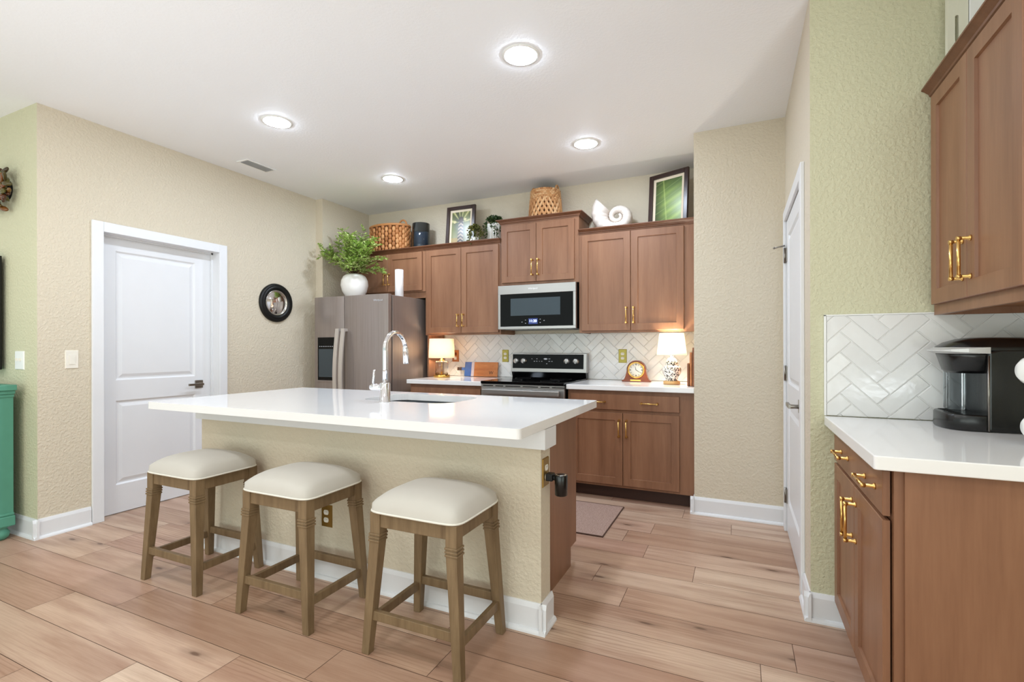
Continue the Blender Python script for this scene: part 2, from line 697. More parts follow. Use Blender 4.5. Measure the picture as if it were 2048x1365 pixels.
# left wall with the door opening
D1a, D1b, D1h = 1.930, 2.802, 2.047
mb = MB()
mb.box(XL - 0.14, XL, YC, D1a, 0, H)
mb.box(XL - 0.14, XL, D1b, YJ, 0, H)
mb.box(XL - 0.14, XL, D1a, D1b, D1h, H)
mb.box(XL - 0.14, XA, YJ, YB + 0.12, 0, H)
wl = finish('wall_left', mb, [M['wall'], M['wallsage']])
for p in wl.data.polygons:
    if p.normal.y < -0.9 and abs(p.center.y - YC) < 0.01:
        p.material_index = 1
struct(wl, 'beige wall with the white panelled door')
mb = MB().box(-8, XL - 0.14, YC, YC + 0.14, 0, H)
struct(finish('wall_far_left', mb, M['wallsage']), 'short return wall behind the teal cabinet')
mb = MB().box(XA, XR + 0.12, YB, YB + 0.12, 0, H)
struct(finish('wall_back', mb, M['wall']), 'kitchen rear wall above the cabinets')
D2a, D2b, D2h = 2.815, 3.715, 2.055
mb = MB()
mb.box(XP, XR + 0.12, YP, YB, 0, H)
struct(finish('wall_pantry', mb, M['wall']), 'beige wall block right of the cabinets')
mb = MB()
mb.box(XR, XR + 0.12, YN, D2a, 0, H)
mb.box(XR, XR + 0.12, D2b, YP, 0, H)
mb.box(XR, XR + 0.12, D2a, D2b, D2h, H)
mb.box(XR + 0.12, XE + 0.12, YN, YN + 0.12, 0, H)
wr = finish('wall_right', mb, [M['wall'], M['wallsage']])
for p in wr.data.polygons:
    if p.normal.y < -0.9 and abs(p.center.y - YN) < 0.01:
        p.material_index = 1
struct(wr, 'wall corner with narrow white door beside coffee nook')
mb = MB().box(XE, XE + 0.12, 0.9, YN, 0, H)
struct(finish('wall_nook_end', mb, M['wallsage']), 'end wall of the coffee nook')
mb = MB()
mb.box(-8, 4.2, -4.72, -4.6, 0, 0.1)
struct(finish('trim_rear', mb, M['white']), 'low sill at the open living area')


# baseboards: moulding profile with a shoe, along x or y
def base_run(mb, axis, a, b, face, n, h=0.125):
    """n = +1 / -1: direction in which the board stands off the wall plane"""
    prof = [(0, 0), (0.027, 0), (0.026, 0.008), (0.020, 0.017), (0.013, 0.019), (0.013, h - 0.02), (0.009, h - 0.008), (0.006, h), (0, h)]
    pts = [(face + n * d, z) for d, z in prof]
    if axis == 'y':
        mb.extrude_profile(pts, 'y', a, b)
    else:
        mb.hexa([(a, p[0], p[1]) for p in pts], [(b, p[0], p[1]) for p in pts])


mb = MB()
base_run(mb, 'y', YC - 0.027, 1.868, XL, 1)
base_run(mb, 'x', -7.9, XL + 0.027, YC, -1)
base_run(mb, 'y', 2.868, YJ, XL, 1)
struct(finish('baseboard_left', mb, M['white']))
mb = MB()
base_run(mb, 'x', XP - 0.027, XR, YP, -1)
base_run(mb, 'y', YP - 0.027, YP + 0.06, XP, -1)
struct(finish('baseboard_pantry', mb, M['white']))
mb = MB()
base_run(mb, 'y', YN - 0.027, 2.748, XR, -1)
base_run(mb, 'x', XR - 0.027, 0.425, YN, -1)
struct(finish('baseboard_right', mb, M['white']))


# ------------------------------------------------------------------ doors
def door_slab(mb, m, W_, H_, panels, t=0.035):
    """panelled slab: local u across, z up, n outwards; panels = list of (u0,u1,z0,z1)"""
    # field with panel holes made from strips
    us = sorted({0, W_} | {p[0] for p in panels} | {p[1] for p in panels})
    zs = sorted({0, H_} | {p[2] for p in panels} | {p[3] for p in panels})
    for i in range(len(us) - 1):
        for j in range(len(zs) - 1):
            u0, u1, z0, z1 = us[i], us[i + 1], zs[j], zs[j + 1]
            if any(p[0] <= u0 and u1 <= p[1] and p[2] <= z0 and z1 <= p[3] for p in panels):
                continue
            mb.face([m(u0, 0, z0), m(u1, 0, z0), m(u1, 0, z1), m(u0, 0, z1)])
    for u0, u1, z0, z1 in panels:
        steps = [(0, 0), (0.012, -0.010), (0.022, -0.010), (0.045, -0.002)]
        for (i0, d0), (i1, d1) in zip(steps[:-1], steps[1:]):
            A = [(u0 + i0, z0 + i0), (u1 - i0, z0 + i0), (u1 - i0, z1 - i0), (u0 + i0, z1 - i0)]
            B = [(u0 + i1, z0 + i1), (u1 - i1, z0 + i1), (u1 - i1, z1 - i1), (u0 + i1, z1 - i1)]
            for k in range(4):
                j = (k + 1) % 4
                mb.face([m(A[k][0], d0, A[k][1]), m(A[j][0], d0, A[j][1]), m(B[j][0], d1, B[j][1]), m(B[k][0], d1, B[k][1])])
        i, d = steps[-1]
        mb.face([m(u0 + i, d, z0 + i), m(u1 - i, d, z0 + i), m(u1 - i, d, z1 - i), m(u0 + i, d, z1 - i)])
    mb.face([m(0, -t, 0), m(W_, -t, 0), m(W_, -t, H_), m(0, -t, H_)])
    for a, b in (((0, 0), (W_, 0)), ((W_, 0), (W_, H_)), ((W_, H_), (0, H_)), ((0, H_), (0, 0))):
        mb.face([m(a[0], 0, a[1]), m(b[0], 0, b[1]), m(b[0], -t, b[1]), m(a[0], -t, a[1])])
    bmesh.ops.remove_doubles(mb.bm, verts=mb.bm.verts, dist=1e-5)


def casing(mb, m, a, b, h, w, t):
    """flat casing with a stepped edge around an opening a..b, height h"""
    for u0, u1, z0, z1 in ((a - w, a, 0, h + w), (b, b + w, 0, h + w), (a, b, h, h + w)):
        c = [m(u0, 0, z0), m(u1, 0, z0), m(u1, 0, z1), m(u0, 0, z1)]
        d = [m(u0, t, z0), m(u1, t, z0), m(u1, t, z1), m(u0, t, z1)]
        mb.hexa(c, d)


# door in the left wall (opening set back)
mL = lambda u, n, z: (XL + n, u, z)
door1 = thing('door_1', 'white two panel door in the left wall', 'door', (XL, 2.366, 0))
del door1['category']
door1['kind'] = 'structure'
SX = XL - 0.085
mS = lambda u, n, z: (SX + n, 1.944 + u, 0.006 + z)
mb = MB()
door_slab(mb, mS, 0.845, 2.025, [(0.118, 0.700, 0.205, 0.825), (0.118, 0.700, 0.975, 1.925)])
finish('door_slab', mb, M['white'], door1)
mb = MB()
casing(mb, mL, 1.942, 2.790, 2.036, 0.070, 0.018)
finish('casing', mb, M['white'], door1, 0.003)
mb = MB()
mb.box(XL - 0.139, XL + 0.001, 1.931, 1.942, 0, 2.047)
mb.box(XL - 0.139, XL + 0.001, 2.790, 2.801, 0, 2.047)
mb.box(XL - 0.139, XL + 0.001, 1.942, 2.790, 2.036, 2.047)
mb.box(SX + 0.002, SX + 0.014, 2.775, 2.790, 0, 2.036)
mb.box(SX + 0.002, SX + 0.014, 1.942, 2.790, 2.024, 2.036)
finish('jamb', mb, M['white'], door1)
mb = MB()
mb.box(SX, SX + 0.008, 2.640, 2.706, 0.880, 0.946)
mb.tube([(SX + 0.005, 2.673, 0.913), (SX + 0.05, 2.673, 0.913)], 0.011)
mb.box(SX + 0.042, SX + 0.054, 2.560, 2.686, 0.904, 0.922)
finish('door_handle', mb, M['nickel'], door1, 0.002)

# narrow seen door in the right wall
mR = lambda u, n, z: (XR - n, u, z)
door2 = thing('door_2', 'white pantry door seen edge on', 'door', (XR, 3.26, 0))
del door2['category']
door2['kind'] = 'structure'
mS2 = lambda u, n, z: (XR - 0.002 - n, 2.828 + u, 0.008 + z)
mb = MB()
door_slab(mb, mS2, 0.874, 2.03, [(0.12, 0.755, 0.205, 0.825), (0.12, 0.755, 0.975, 1.925)])
finish('door_slab', mb, M['white'], door2)
mb = MB()
casing(mb, mR, 2.822, 3.708, 2.045, 0.070, 0.018)
finish('casing', mb, M['white'], door2, 0.003)
mb = MB()
mb.box(XR + 0.036, XR + 0.119, 2.816, 2.827, 0, 2.054)
mb.box(XR + 0.036, XR + 0.119, 3.703, 3.714, 0, 2.054)
mb.box(XR + 0.036, XR + 0.119, 2.827, 3.703, 2.043, 2.054)
finish('jamb', mb, M['white'], door2)
mb = MB()
mb.box(XR - 0.011, XR - 0.002, 2.868, 2.934, 0.876, 0.944)
mb.tube([(XR - 0.008, 2.90, 0.91), (XR - 0.055, 2.90, 0.91)], 0.011)
mb.box(XR - 0.060, XR - 0.046, 2.890, 3.030, 0.900, 0.920)
finish('door_handle', mb, M['nickel'], door2, 0.002)
for z in (0.24, 1.045, 1.82):
    mb = MB()
    mb.tube([(XR - 0.012, 3.705, z - 0.05), (XR - 0.012, 3.705, z + 0.05)], 0.007, 8)
    mb.box(XR - 0.008, XR - 0.003, 3.66, 3.705, z - 0.045, z + 0.045)
    finish('hinge', mb, M['nickel'], door2)
mb = MB()
mb.tube([(XR - 0.012, 3.70, 1.885), (XR - 0.07, 3.70, 1.875)], 0.005, 8)
mb.ball((XR - 0.075, 3.70, 1.874), 0.008, 0.008, 0.008)
finish('hinge_stop', mb, M['nickel'], door2)


# ================================================================== herringbone tiles
def clip(poly, x0, x1, z0, z1):
    def cut(P, f, ins):
        out = []
        for i in range(len(P)):
            a, b = P[i - 1], P[i]
            if ins(b):
                if not ins(a):
                    out.append(f(a, b))
                out.append(b)
            elif ins(a):
                out.append(f(a, b))
        return out

    def atx(c):
        return lambda a, b: (c, a[1] + (b[1] - a[1]) * (c - a[0]) / (b[0] - a[0]))

    def atz(c):
        return lambda a, b: (a[0] + (b[0] - a[0]) * (c - a[1]) / (b[1] - a[1]), c)
    for f, ins in ((atx(x0), lambda p: p[0] >= x0), (atx(x1), lambda p: p[0] <= x1),
                   (atz(z0), lambda p: p[1] >= z0), (atz(z1), lambda p: p[1] <= z1)):
        if len(poly) < 3:
            return []
        poly = cut(poly, f, ins)
    return poly


def herringbone(mb, m, x0, x1, z0, z1, ox, oz, w=0.0635, n=3, gap=0.0016):
    s = math.sqrt(0.5)
    R = int((x1 - x0 + z1 - z0) / w) + 12
    cx, cz = (x0 + x1) / 2, (z0 + z1) / 2
    ai, bi = ((cx - ox) + (cz - oz)) * s / w, (-(cx - ox) + (cz - oz)) * s / w
    for a in range(int(ai) - R, int(ai) + R):
        for b in range(int(bi) - R, int(bi) + R):
            k = (a - b) % (2 * n)
            if k == 0:
                q = (a, a + n, b, b + 1)
            elif k == 2 * n - 1:
                q = (a, a + 1, b, b + n)
            else:
                continue
            p = [(q[0] * w + gap, q[2] * w + gap), (q[1] * w - gap, q[2] * w + gap), (q[1] * w - gap, q[3] * w - gap), (q[0] * w + gap, q[3] * w - gap)]
            p = [(ox + (u - v) * s, oz + (u + v) * s) for u, v in p]
            p = clip(p, x0, x1, z0, z1)
            if len(p) < 3:
                continue
            ce = (sum(v[0] for v in p) / len(p), sum(v[1] for v in p) / len(p))
            tx, tz = random.uniform(-0.010, 0.010), random.uniform(-0.010, 0.010)
            inn = [(v[0] + (ce[0] - v[0]) * 0.035, v[1] + (ce[1] - v[1]) * 0.035) for v in p]
            dep = lambda v: 0.007 + tx * (v[0] - ce[0]) + tz * (v[1] - ce[1])
            vo = [mb.bm.verts.new(Vector(m(v[0], 0.0035, v[1]))) for v in p]
            vi = [mb.bm.verts.new(Vector(m(v[0], dep(v), v[1]))) for v in inn]
            mb.bm.faces.new(vi)
            for i in range(len(p)):
                j = (i + 1) % len(p)
                mb.bm.faces.new((vo[i], vo[j], vi[j], vi[i]))


yT = YB - 0.001
mT = lambda u, n, z: (u, yT - 0.002 - n, z)
mb = MB()
herringbone(mb, mT, -2.905, -0.300, 0.916, 1.352, -1.277, 0.908)
spl = finish('tile_backsplash', mb, M['tile'], None, origin=(-1.6, yT, 0.916))
tag(spl, 'white herringbone tile backsplash behind the cooking range', 'backsplash')
mb = MB().box(-2.905, -0.300, yT - 0.005, yT, 0.916, 1.352)
finish('grout', mb, M['grout'], spl)
mT2 = lambda u, n, z: (u, YN - 0.003 - n, z)
mb = MB()
herringbone(mb, mT2, 0.350, XE - 0.012, 0.916, 1.352, 0.5776, 1.1054)
spl = finish('tile_backsplash', mb, M['tile'], None, origin=(0.7, YN - 0.001, 0.916))
tag(spl, 'pale grey herringbone tile backsplash behind the black coffee maker', 'backsplash')
mb = MB().box(0.345, XE - 0.012, YN - 0.006, YN - 0.001, 0.916, 1.352)
finish('grout', mb, M['grout'], spl)
mb = MB()
mb.box(0.341, 0.348, YN - 0.013, YN - 0.001, 0.916, 1.356)
mb.box(0.341, XE - 0.012, YN - 0.013, YN - 0.001, 1.352, 1.357)
finish('edge_trim', mb, M['plastic_white'], spl)


# ================================================================== cabinets
def pull(parent, p0, p1, out, r=0.0055, stand=0.032):
    """bar pull between two fixing points p0, p1 on the face; out = unit vector off the face"""
    p0, p1, out = Vector(p0), Vector(p1), Vector(out)
    d = (p1 - p0).normalized()
    mb = MB()
    for p in (p0, p1):
        mb.tube([p, p + out * 0.004, p + out * 0.008, p + out * stand], [0.010, 0.009, r, r], 10)
    mb.tube([p0 + out * stand - d * 0.003, p1 + out * stand + d * 0.003], r, 10)
    for p in (p0, p1):
        mb.tube([p + out * (stand - 0.006), p + out * (stand + 0.006)], r * 1.3, 10)
    return finish('pull_handle', mb, M['gold'], parent)


def shaker(parent, name, m, u0, u1, z0, z1, t=0.019, rail=0.058, flat=False, mat='cab'):
    mb = MB()
    O = [(u0, z0), (u1, z0), (u1, z1), (u0, z1)]

    def ring(i, n):
        return [m(u + (i if u == u0 else -i), n, z + (i if z == z0 else -i)) for u, z in O]
    if flat:
        rings = [ring(0, 0.001), ring(0, t - 0.002), ring(0.002, t)]
    else:
        rings = [ring(0, 0.001), ring(0, t - 0.002), ring(0.002, t), ring(rail, t), ring(rail + 0.003, t - 0.009)]
    V = [[mb.bm.verts.new(Vector(p)) for p in r] for r in rings]
    for A, B in zip(V[:-1], V[1:]):
        for k in range(4):
            mb.bm.faces.new((A[k], A[(k + 1) % 4], B[(k + 1) % 4], B[k]))
    mb.bm.faces.new(V[-1])
    mb.bm.faces.new(list(reversed(V[0])))
    return finish(name, mb, M[mat], parent)


def crown(mb, path, zb, out=0.038, h=0.045):
    """crown moulding: path = list of (x, y, nx, ny) corner points with outward mitre vectors"""
    prof = [(0, 0), (0.004, 0), (0.006, 0.008), (0.012, 0.012), (0.014, 0.020), (0.028, 0.032), (0.034, 0.036), (out, 0.038), (out, h), (0, h)]
    rings = [[mb.bm.verts.new(Vector((x + nx * d, y + ny * d, zb + z))) for d, z in prof] for x, y, nx, ny in path]
    for A, B in zip(rings[:-1], rings[1:]):
        for k in range(len(prof)):
            j = (k + 1) % len(prof)
            mb.bm.faces.new((A[k], A[j], B[j], B[k]))
    mb.bm.faces.new(rings[0])
    mb.bm.faces.new(list(reversed(rings[-1])))


YF = 4.247        # front of the face frames of the wall cabinets
mB = lambda u, n, z: (u, YF - n, z)
out_b = (0, -1, 0)


def wall_cab(label, x0, x1, z0, z1, doors, crown_path, hz=None, pulls=()):
    t = thing('wall_cabinet', label, 'cabinet', ((x0 + x1) / 2, YB, z0), 'wall cabinets of the kitchen')
    mb = MB()
    mb.box(x0, x1, YF, YB - 0.002, z0 + 0.012, z1)
    mb.box(x0, x1, YF, YF + 0.019, z0, z0 + 0.012)
    mb.box(x0, x0 + 0.015, YF + 0.019, YB - 0.002, z0, z0 + 0.012)
    mb.box(x1 - 0.015, x1, YF + 0.019, YB - 0.002, z0, z0 + 0.012)
    finish('body', mb, M['cab'], t)
    for u0, u1, a, b in doors:
        d = shaker(t, 'door', mB, u0, u1, a, b)
        for pu, p0, p1 in pulls:
            if u0 < pu < u1:
                pull(d, (pu, YF - 0.019, p0), (pu, YF - 0.019, p1), out_b)
    if crown_path:
        mb = MB()
        crown(mb, crown_path, z1 - 0.006)
        finish('crown_moulding', mb, M['cabdark'], t)
    return t


ZB, ZT = 1.345, 2.226
c = wall_cab('wide low wall cabinet above the fridge', XA + 0.003, -2.938, 1.800, ZT,
             [(-3.885, -3.4155, 1.812, 2.212), (-3.4115, -2.972, 1.812, 2.212)],
             [(XA + 0.003, YF, 0, -1), (-2.938, YF, 0, -1)], pulls=[(-3.443, 1.890, 2.002), (-3.386, 1.890, 2.002)])
mb = MB().box(XA + 0.003, -2.938, YF + 0.02, YF + 0.038, 1.735, 1.811)
finish('bottom_rail', mb, M['cab'], c)
c = wall_cab('tall two door wall cabinet between fridge and microwave', -2.936, -2.074, ZB, ZT,
             [(-2.918, -2.5065, ZB + 0.018, 2.212), (-2.5025, -2.092, ZB + 0.018, 2.212)],
             [(-2.936, YF, 0, -1), (-2.074, YF, 0, -1)], pulls=[(-2.535, 1.432, 1.545), (-2.475, 1.432, 1.545)])
c = wall_cab('short raised wall cabinet above the microwave', -2.072, -1.296, 1.802, 2.395,
             [(-2.056, -1.7035, 1.830, 2.372), (-1.6995, -1.335, 1.830, 2.372)],
             [(-2.072, YB - 0.01, -1, 0), (-2.072, YF, -1, -1), (-1.296, YF, 1, -1), (-1.296, YB - 0.01, 1, 0)],
             pulls=[(-1.736, 1.892, 2.030), (-1.677, 1.892, 2.030)])
c = wall_cab('two door wall cabinet next to the pantry wall', -1.294, -0.302, ZB, ZT,
             [(-1.268, -0.838, ZB + 0.018, 2.212), (-0.834, -0.406, ZB + 0.018, 2.212)],
             [(-1.294, YF, 0, -1), (-0.302, YF, 0, -1)], pulls=[(-0.870, 1.428, 1.556), (-0.809, 1.428, 1.556)])

# wooden side panel beside the lamp
mb = MB().box(-2.936, -2.918, YF + 0.03, YB - 0.01, 0.916, ZB - 0.001)
tag(finish('side_panel', mb, M['cab'], None, origin=(-2.927, YB, 0.916)), 'narrow wood side panel between fridge and glass lamp', 'panel')

# base cabinets on the rear wall
YD = 3.899
mD = lambda u, n, z: (u, YD - n, z)


def base_cab(label, x0, x1, drawers, doors, dpulls, vpulls):
    t = thing('base_cabinet', label, 'cabinet', ((x0 + x1) / 2, YB, 0), 'base cabinets of the kitchen')
    mb = MB()
    mb.box(x0, x1, YD, YB - 0.002, 0.105, 0.873)
    finish('body', mb, M['cab'], t)
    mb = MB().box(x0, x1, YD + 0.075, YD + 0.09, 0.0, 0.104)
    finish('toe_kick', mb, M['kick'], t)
    for u0, u1, a, b in drawers:
        d = shaker(t, 'drawer', mD, u0, u1, a, b, flat=True)
        for pc in dpulls:
            pull(d, (pc - 0.060, YD - 0.019, (a + b) / 2), (pc + 0.060, YD - 0.019, (a + b) / 2), out_b)
    for u0, u1, a, b in doors:
        d = shaker(t, 'door', mD, u0, u1, a, b)
        for pu, p0, p1 in vpulls:
            if u0 < pu < u1:
                pull(d, (pu, YD - 0.019, p0), (pu, YD - 0.019, p1), out_b)
    return t


base_cab('base cabinet right of the range with one wide drawer', -1.284, -0.302,
         [(-1.256, -0.406, 0.722, 0.842)], [(-1.256, -0.8315, 0.126, 0.698), (-0.8275, -0.406, 0.126, 0.698)],
         [-1.033, -0.625], [(-0.858, 0.513, 0.640), (-0.799, 0.513, 0.640)])
base_cab('base cabinet between fridge and range, mostly hidden behind island', -2.872, -2.078,
         [(-2.852, -2.098, 0.722, 0.842)], [(-2.852, -2.477, 0.126, 0.698), (-2.473, -2.098, 0.126, 0.698)],
         [-2.66, -2.29], [(-2.50, 0.513, 0.640), (-2.45, 0.513, 0.640)])


def slab(name, label, x0, x1, y0, y1, z0=0.8745, z1=0.914):
    mb = MB().box(x0, x1, y0, y1, z0, z1)
    o = finish(name, mb, M['quartz'], None, 0.004, 2, origin=((x0 + x1) / 2, (y0 + y1) / 2, z0))
    return tag(o, label, 'worktop')


slab('worktop', 'white quartz worktop right of the range under the clock', -1.288, -0.2985, 3.855, yT)
slab('worktop', 'white quartz worktop left of the range under the glass lamp', -2.888, -2.072, 3.855, yT)

# ------------------------------------------------------------------ coffee nook cabinets (doors face the aisle)
XU, XD = 0.722, 0.394
mU = lambda u, n, z: (XU - n, u, z)
t = thing('wall_cabinet', 'wall cabinet above the coffee maker with two gold pulls', 'cabinet', (XE, 2.16, ZB), 'wall cabinets of the kitchen')
mb = MB()
mb.box(XU, XE - 0.002, 1.775, YN - 0.014, ZB + 0.030, 2.235)
mb.box(XU, XU + 0.019, 1.775, YN - 0.014, ZB, ZB + 0.030)
mb.box(XU + 0.019, XE - 0.002, 1.775, 1.79, ZB, ZB + 0.030)
mb.box(XU + 0.019, XE - 0.002, YN - 0.03, YN - 0.014, ZB, ZB + 0.030)
finish('body', mb, M['cab'], t)
mb = MB().box(XU + 0.02, XE - 0.003, 1.791, YN - 0.031, ZB + 0.026, ZB + 0.0295)
finish('underside', mb, M['underwood'], t)
d = shaker(t, 'door', mU, 2.1645, 2.505, ZB + 0.040, 2.222)
pull(d, (XU - 0.019, 2.196, 1.452), (XU - 0.019, 2.196, 1.580), (-1, 0, 0))
d = shaker(t, 'door', mU, 1.800, 2.1605, ZB + 0.040, 2.222)
pull(d, (XU - 0.019, 2.130, 1.452), (XU - 0.019, 2.130, 1.580), (-1, 0, 0))
mb = MB()
crown(mb, [(XU, YN - 0.002, -1, 0), (XU, 1.775, -1, -1), (XE - 0.01, 1.775, 0, -1)], 2.229)
finish('crown_moulding', mb, M['cabdark'], t)
mb = MB()
mb.box(0.748, 0.776, 1.82, 1.998, ZB + 0.008, ZB + 0.026)
finish('light_bar', mb, M['fixture'], t, 0.003)

mK = lambda u, n, z: (XD - 0.004 - n, u, z)
t = thing('base_cabinet', 'base cabinet under the coffee maker with plain end panel', 'cabinet', (XE, 2.1, 0), 'base cabinets of the kitchen')
mb = MB()
mb.box(XD, XE - 0.002, 1.700, YN - 0.002, 0.105, 0.873)
finish('body', mb, M['cab'], t)
mb = MB().box(XD + 0.022, XE - 0.002, 1.688, 1.6995, 0.0, 0.873)
finish('end_panel', mb, M['cab'], t)
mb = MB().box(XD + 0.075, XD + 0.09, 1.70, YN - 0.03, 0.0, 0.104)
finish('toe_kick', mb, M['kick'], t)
d = shaker(t, 'drawer', mK, 1.716, 2.492, 0.735, 0.862, flat=True)
for yc in (1.860, 2.260):
    pull(d, (XD - 0.023, yc - 0.064, 0.798), (XD - 0.023, yc + 0.064, 0.798), (-1, 0, 0))
d = shaker(t, 'door', mK, 2.0985, 2.492, 0.126, 0.722)
pull(d, (XD - 0.023, 2.128, 0.535), (XD - 0.023, 2.128, 0.664), (-1, 0, 0))
d = shaker(t, 'door', mK, 1.716, 2.0945, 0.126, 0.722)
pull(d, (XD - 0.023, 2.065, 0.535), (XD - 0.023, 2.065, 0.664), (-1, 0, 0))


def rounded_rect(x0, x1, y0, y1, r, n=6):
    """r = radii at (x0y0, x1y0, x1y1, x0y1)"""
    out = []
    for (cx, cy, a0), rr in zip(((x0, y0, PI), (x1, y0, 1.5 * PI), (x1, y1, 0), (x0, y1, 0.5 * PI)), r):
        sx = 1 if cx == x0 else -1
        sy = 1 if cy == y0 else -1
        if rr <= 0:
            out.append((cx, cy))
            continue
        for i in range(n + 1):
            a = a0 + 0.5 * PI * i / n
            out.append((cx + sx * rr + rr * math.cos(a), cy + sy * rr + rr * math.sin(a)))
    return out


mb = MB()
pts = rounded_rect(0.340, XE - 0.002, 1.660, YN - 0.0145, (0.010, 0, 0, 0))
mb.hexa([(x, y, 0.8745) for x, y in pts], [(x, y, 0.914) for x, y in pts])
tag(finish('worktop', mb, M['quartz'], None, 0.003, 2, origin=(0.7, 2.1, 0.8745)), 'white quartz worktop of the coffee nook', 'worktop')

# ================================================================== ISLAND
t = thing('kitchen_island', 'kitchen island with beige half wall and brown cabinet end', 'island', (-1.9, 2.35, 0))
WY0, WY1, WX0, WX1 = 1.955, 2.065, -3.005, -0.766
mb = MB().box(WX0, WX1, WY0, WY1, 0, 0.80)
finish('half_wall', mb, M['wall'], t)
mb = MB()
base_run(mb, 'x', WX0 - 0.027, WX1 + 0.027, WY0, -1)
base_run(mb, 'y', WY0 - 0.027, WY1 + 0.012, WX1, 1)
finish('baseboard', mb, M['white'], t)
mb = MB().box(WX0 - 0.018, WX1 + 0.030, WY0 - 0.028, WY1 + 0.0, 0.785, 0.872)
finish('apron_board', mb, M['white'], t, 0.002)
mb = MB()
mb.box(-2.95, -0.870, WY1, 2.655, 0.105, 0.60)
mb.box(-2.95, -2.10, WY1, 2.655, 0.60, 0.872)
mb.box(-1.36, -0.870, WY1, 2.655, 0.60, 0.872)
mb.box(-2.10, -1.36, WY1, 2.17, 0.60, 0.872)
finish('cabinet_body', mb, M['cab'], t)
mb = MB()
mb.extrude_profile([(WY1, 0), (2.622, 0), (2.622, 0.105), (2.722, 0.105), (2.722, 0.872), (WY1, 0.872)], 'x', -0.869, -0.850)
finish('end_panel', mb, M['cab'], t)
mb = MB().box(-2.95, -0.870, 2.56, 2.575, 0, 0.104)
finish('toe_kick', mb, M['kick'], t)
mI = lambda u, n, z: (u, 2.6555 + n, z)
xs = [-2.93, -2.42, -1.94, -1.46, -0.89]
for a, b in zip(xs[:-1], xs[1:]):
    shaker(t, 'door', mI, a + 0.003, b - 0.003, 0.126, 0.845)

# worktop with the sink cut-out
IX0, IX1, IY0, IY1 = -3.036, -0.735, 1.662, 2.756
outer = rounded_rect(IX0, IX1, IY0, IY1, (0.018, 0.018, 0.012, 0.012), 5)
hole = rounded_rect(-2.03, -1.42, 2.245, 2.645, (0.10, 0.12, 0.09, 0.09), 8)
mb = MB()
bm = mb.bm


def loop(pts, z):
    vs = [bm.verts.new((x, y, z)) for x, y in pts]
    es = [bm.edges.new((vs[i], vs[(i + 1) % len(vs)])) for i in range(len(vs))]
    return vs, es


levels = [(0.8745, 0.0), (0.914, 0.0)]
tops = []
for z, _ in levels:
    vo, eo = loop(outer, z)
    vh, eh = loop(hole, z)
    bmesh.ops.triangle_fill(bm, edges=eo + eh, use_beauty=True)
    tops.append((vo, vh))
for a, b in ((tops[0][0], tops[1][0]), (tops[0][1], tops[1][1])):
    for i in range(len(a)):
        j = (i + 1) % len(a)
        bm.faces.new((a[i], a[j], b[j], b[i]))
top = finish('worktop', mb, M['quartz'], None, 0.003, 2, origin=(-1.88, 2.2, 0.8745))
tag(top, 'large white quartz worktop on the island with sink cutout', 'worktop')

# sink basin
t = thing('sink', 'stainless undermount sink in the island worktop', 'sink', (-1.725, 2.445, 0.66))
mb = MB()
sh = rounded_rect(-2.036, -1.414, 2.239, 2.651, (0.10, 0.12, 0.09, 0.09), 8)
lev = [(0.012, 0.8740), (0.0, 0.8740), (0.004, 0.75), (0.012, 0.70), (0.04, 0.672), (0.12, 0.665)]
cx, cy = -1.725, 2.445
rings = []
for ins, z in lev:
    ring = []
    for x, y in sh:
        d = Vector((cx - x, cy - y))
        L_ = d.length
        k = (-ins if z == 0.8740 and ins > 0 else ins) / L_
        ring.append(bm_v := mb.bm.verts.new((x + d.x * k, y + d.y * k, z)))
    rings.append(ring)
for A, B in zip(rings[:-1], rings[1:]):
    for i in range(len(A)):
        j = (i + 1) % len(A)
        mb.bm.faces.new((A[i], A[j], B[j], B[i])).smooth = True
mb.bm.faces.new(rings[-1])
o = finish('basin', mb, M['sinksteel'], t)
mb = MB().lathe([(0.0, 0.6665), (0.04, 0.667), (0.045, 0.669), (0.0451, 0.6662)], (cx, 2.50, 0), 24, cap=False)
finish('drain', mb, M['chrome'], t)

# faucet
fx, fy = -1.786, 2.19
t = thing('faucet', 'tall chrome gooseneck faucet on the island', 'faucet', (fx, fy, 0.914))
mb = MB().lathe([(0.0, 0.9142), (0.033, 0.9142), (0.033, 0.917), (0.029, 0.919), (0.029, 1.018), (0.027, 1.022), (0.0, 1.022)], (fx, fy, 0), 28)
finish('base', mb, M['chrome'], t)
mb = MB()
pth = [(fx, fy, 1.02), (fx, fy, 1.10), (fx, fy, 1.20)]
for i in range(1, 15):
    a = PI - PI * 0.93 * i / 14
    pth.append((fx, fy + 0.092 + 0.092 * math.cos(a), 1.205 + 0.098 * math.sin(a)))
mb.tube(pth, 0.0135, 16)
finish('spout', mb, M['chrome'], t)
e = Vector(pth[-1])
dirv = Vector((0, 0.10, -1)).normalized()
mb = MB()
mb.tube([e, e + dirv * 0.01, e + dirv * 0.02, e + dirv * 0.10, e + dirv * 0.105], [0.0135, 0.0165, 0.017, 0.0185, 0.016], 16)
hd = finish('spray_head', mb, M['chrome'], t)
mb = MB().ball(e + dirv * 0.05 + Vector((0, 0.018, 0)), 0.006, 0.004, 0.010)
finish('spray_button', mb, M['black'], hd)
mb = MB()
mb.tube([(fx - 0.02, fy, 0.995), (fx - 0.085, fy, 0.995), (fx - 0.098, fy, 0.995), (fx - 0.101, fy, 0.995)], [0.019, 0.019, 0.017, 0.008], 18)
mb.tube([(fx - 0.083, fy, 1.008), (fx - 0.076, fy, 1.092)], [0.0075, 0.0065], 12)
finish('lever_handle', mb, M['chrome'], t)


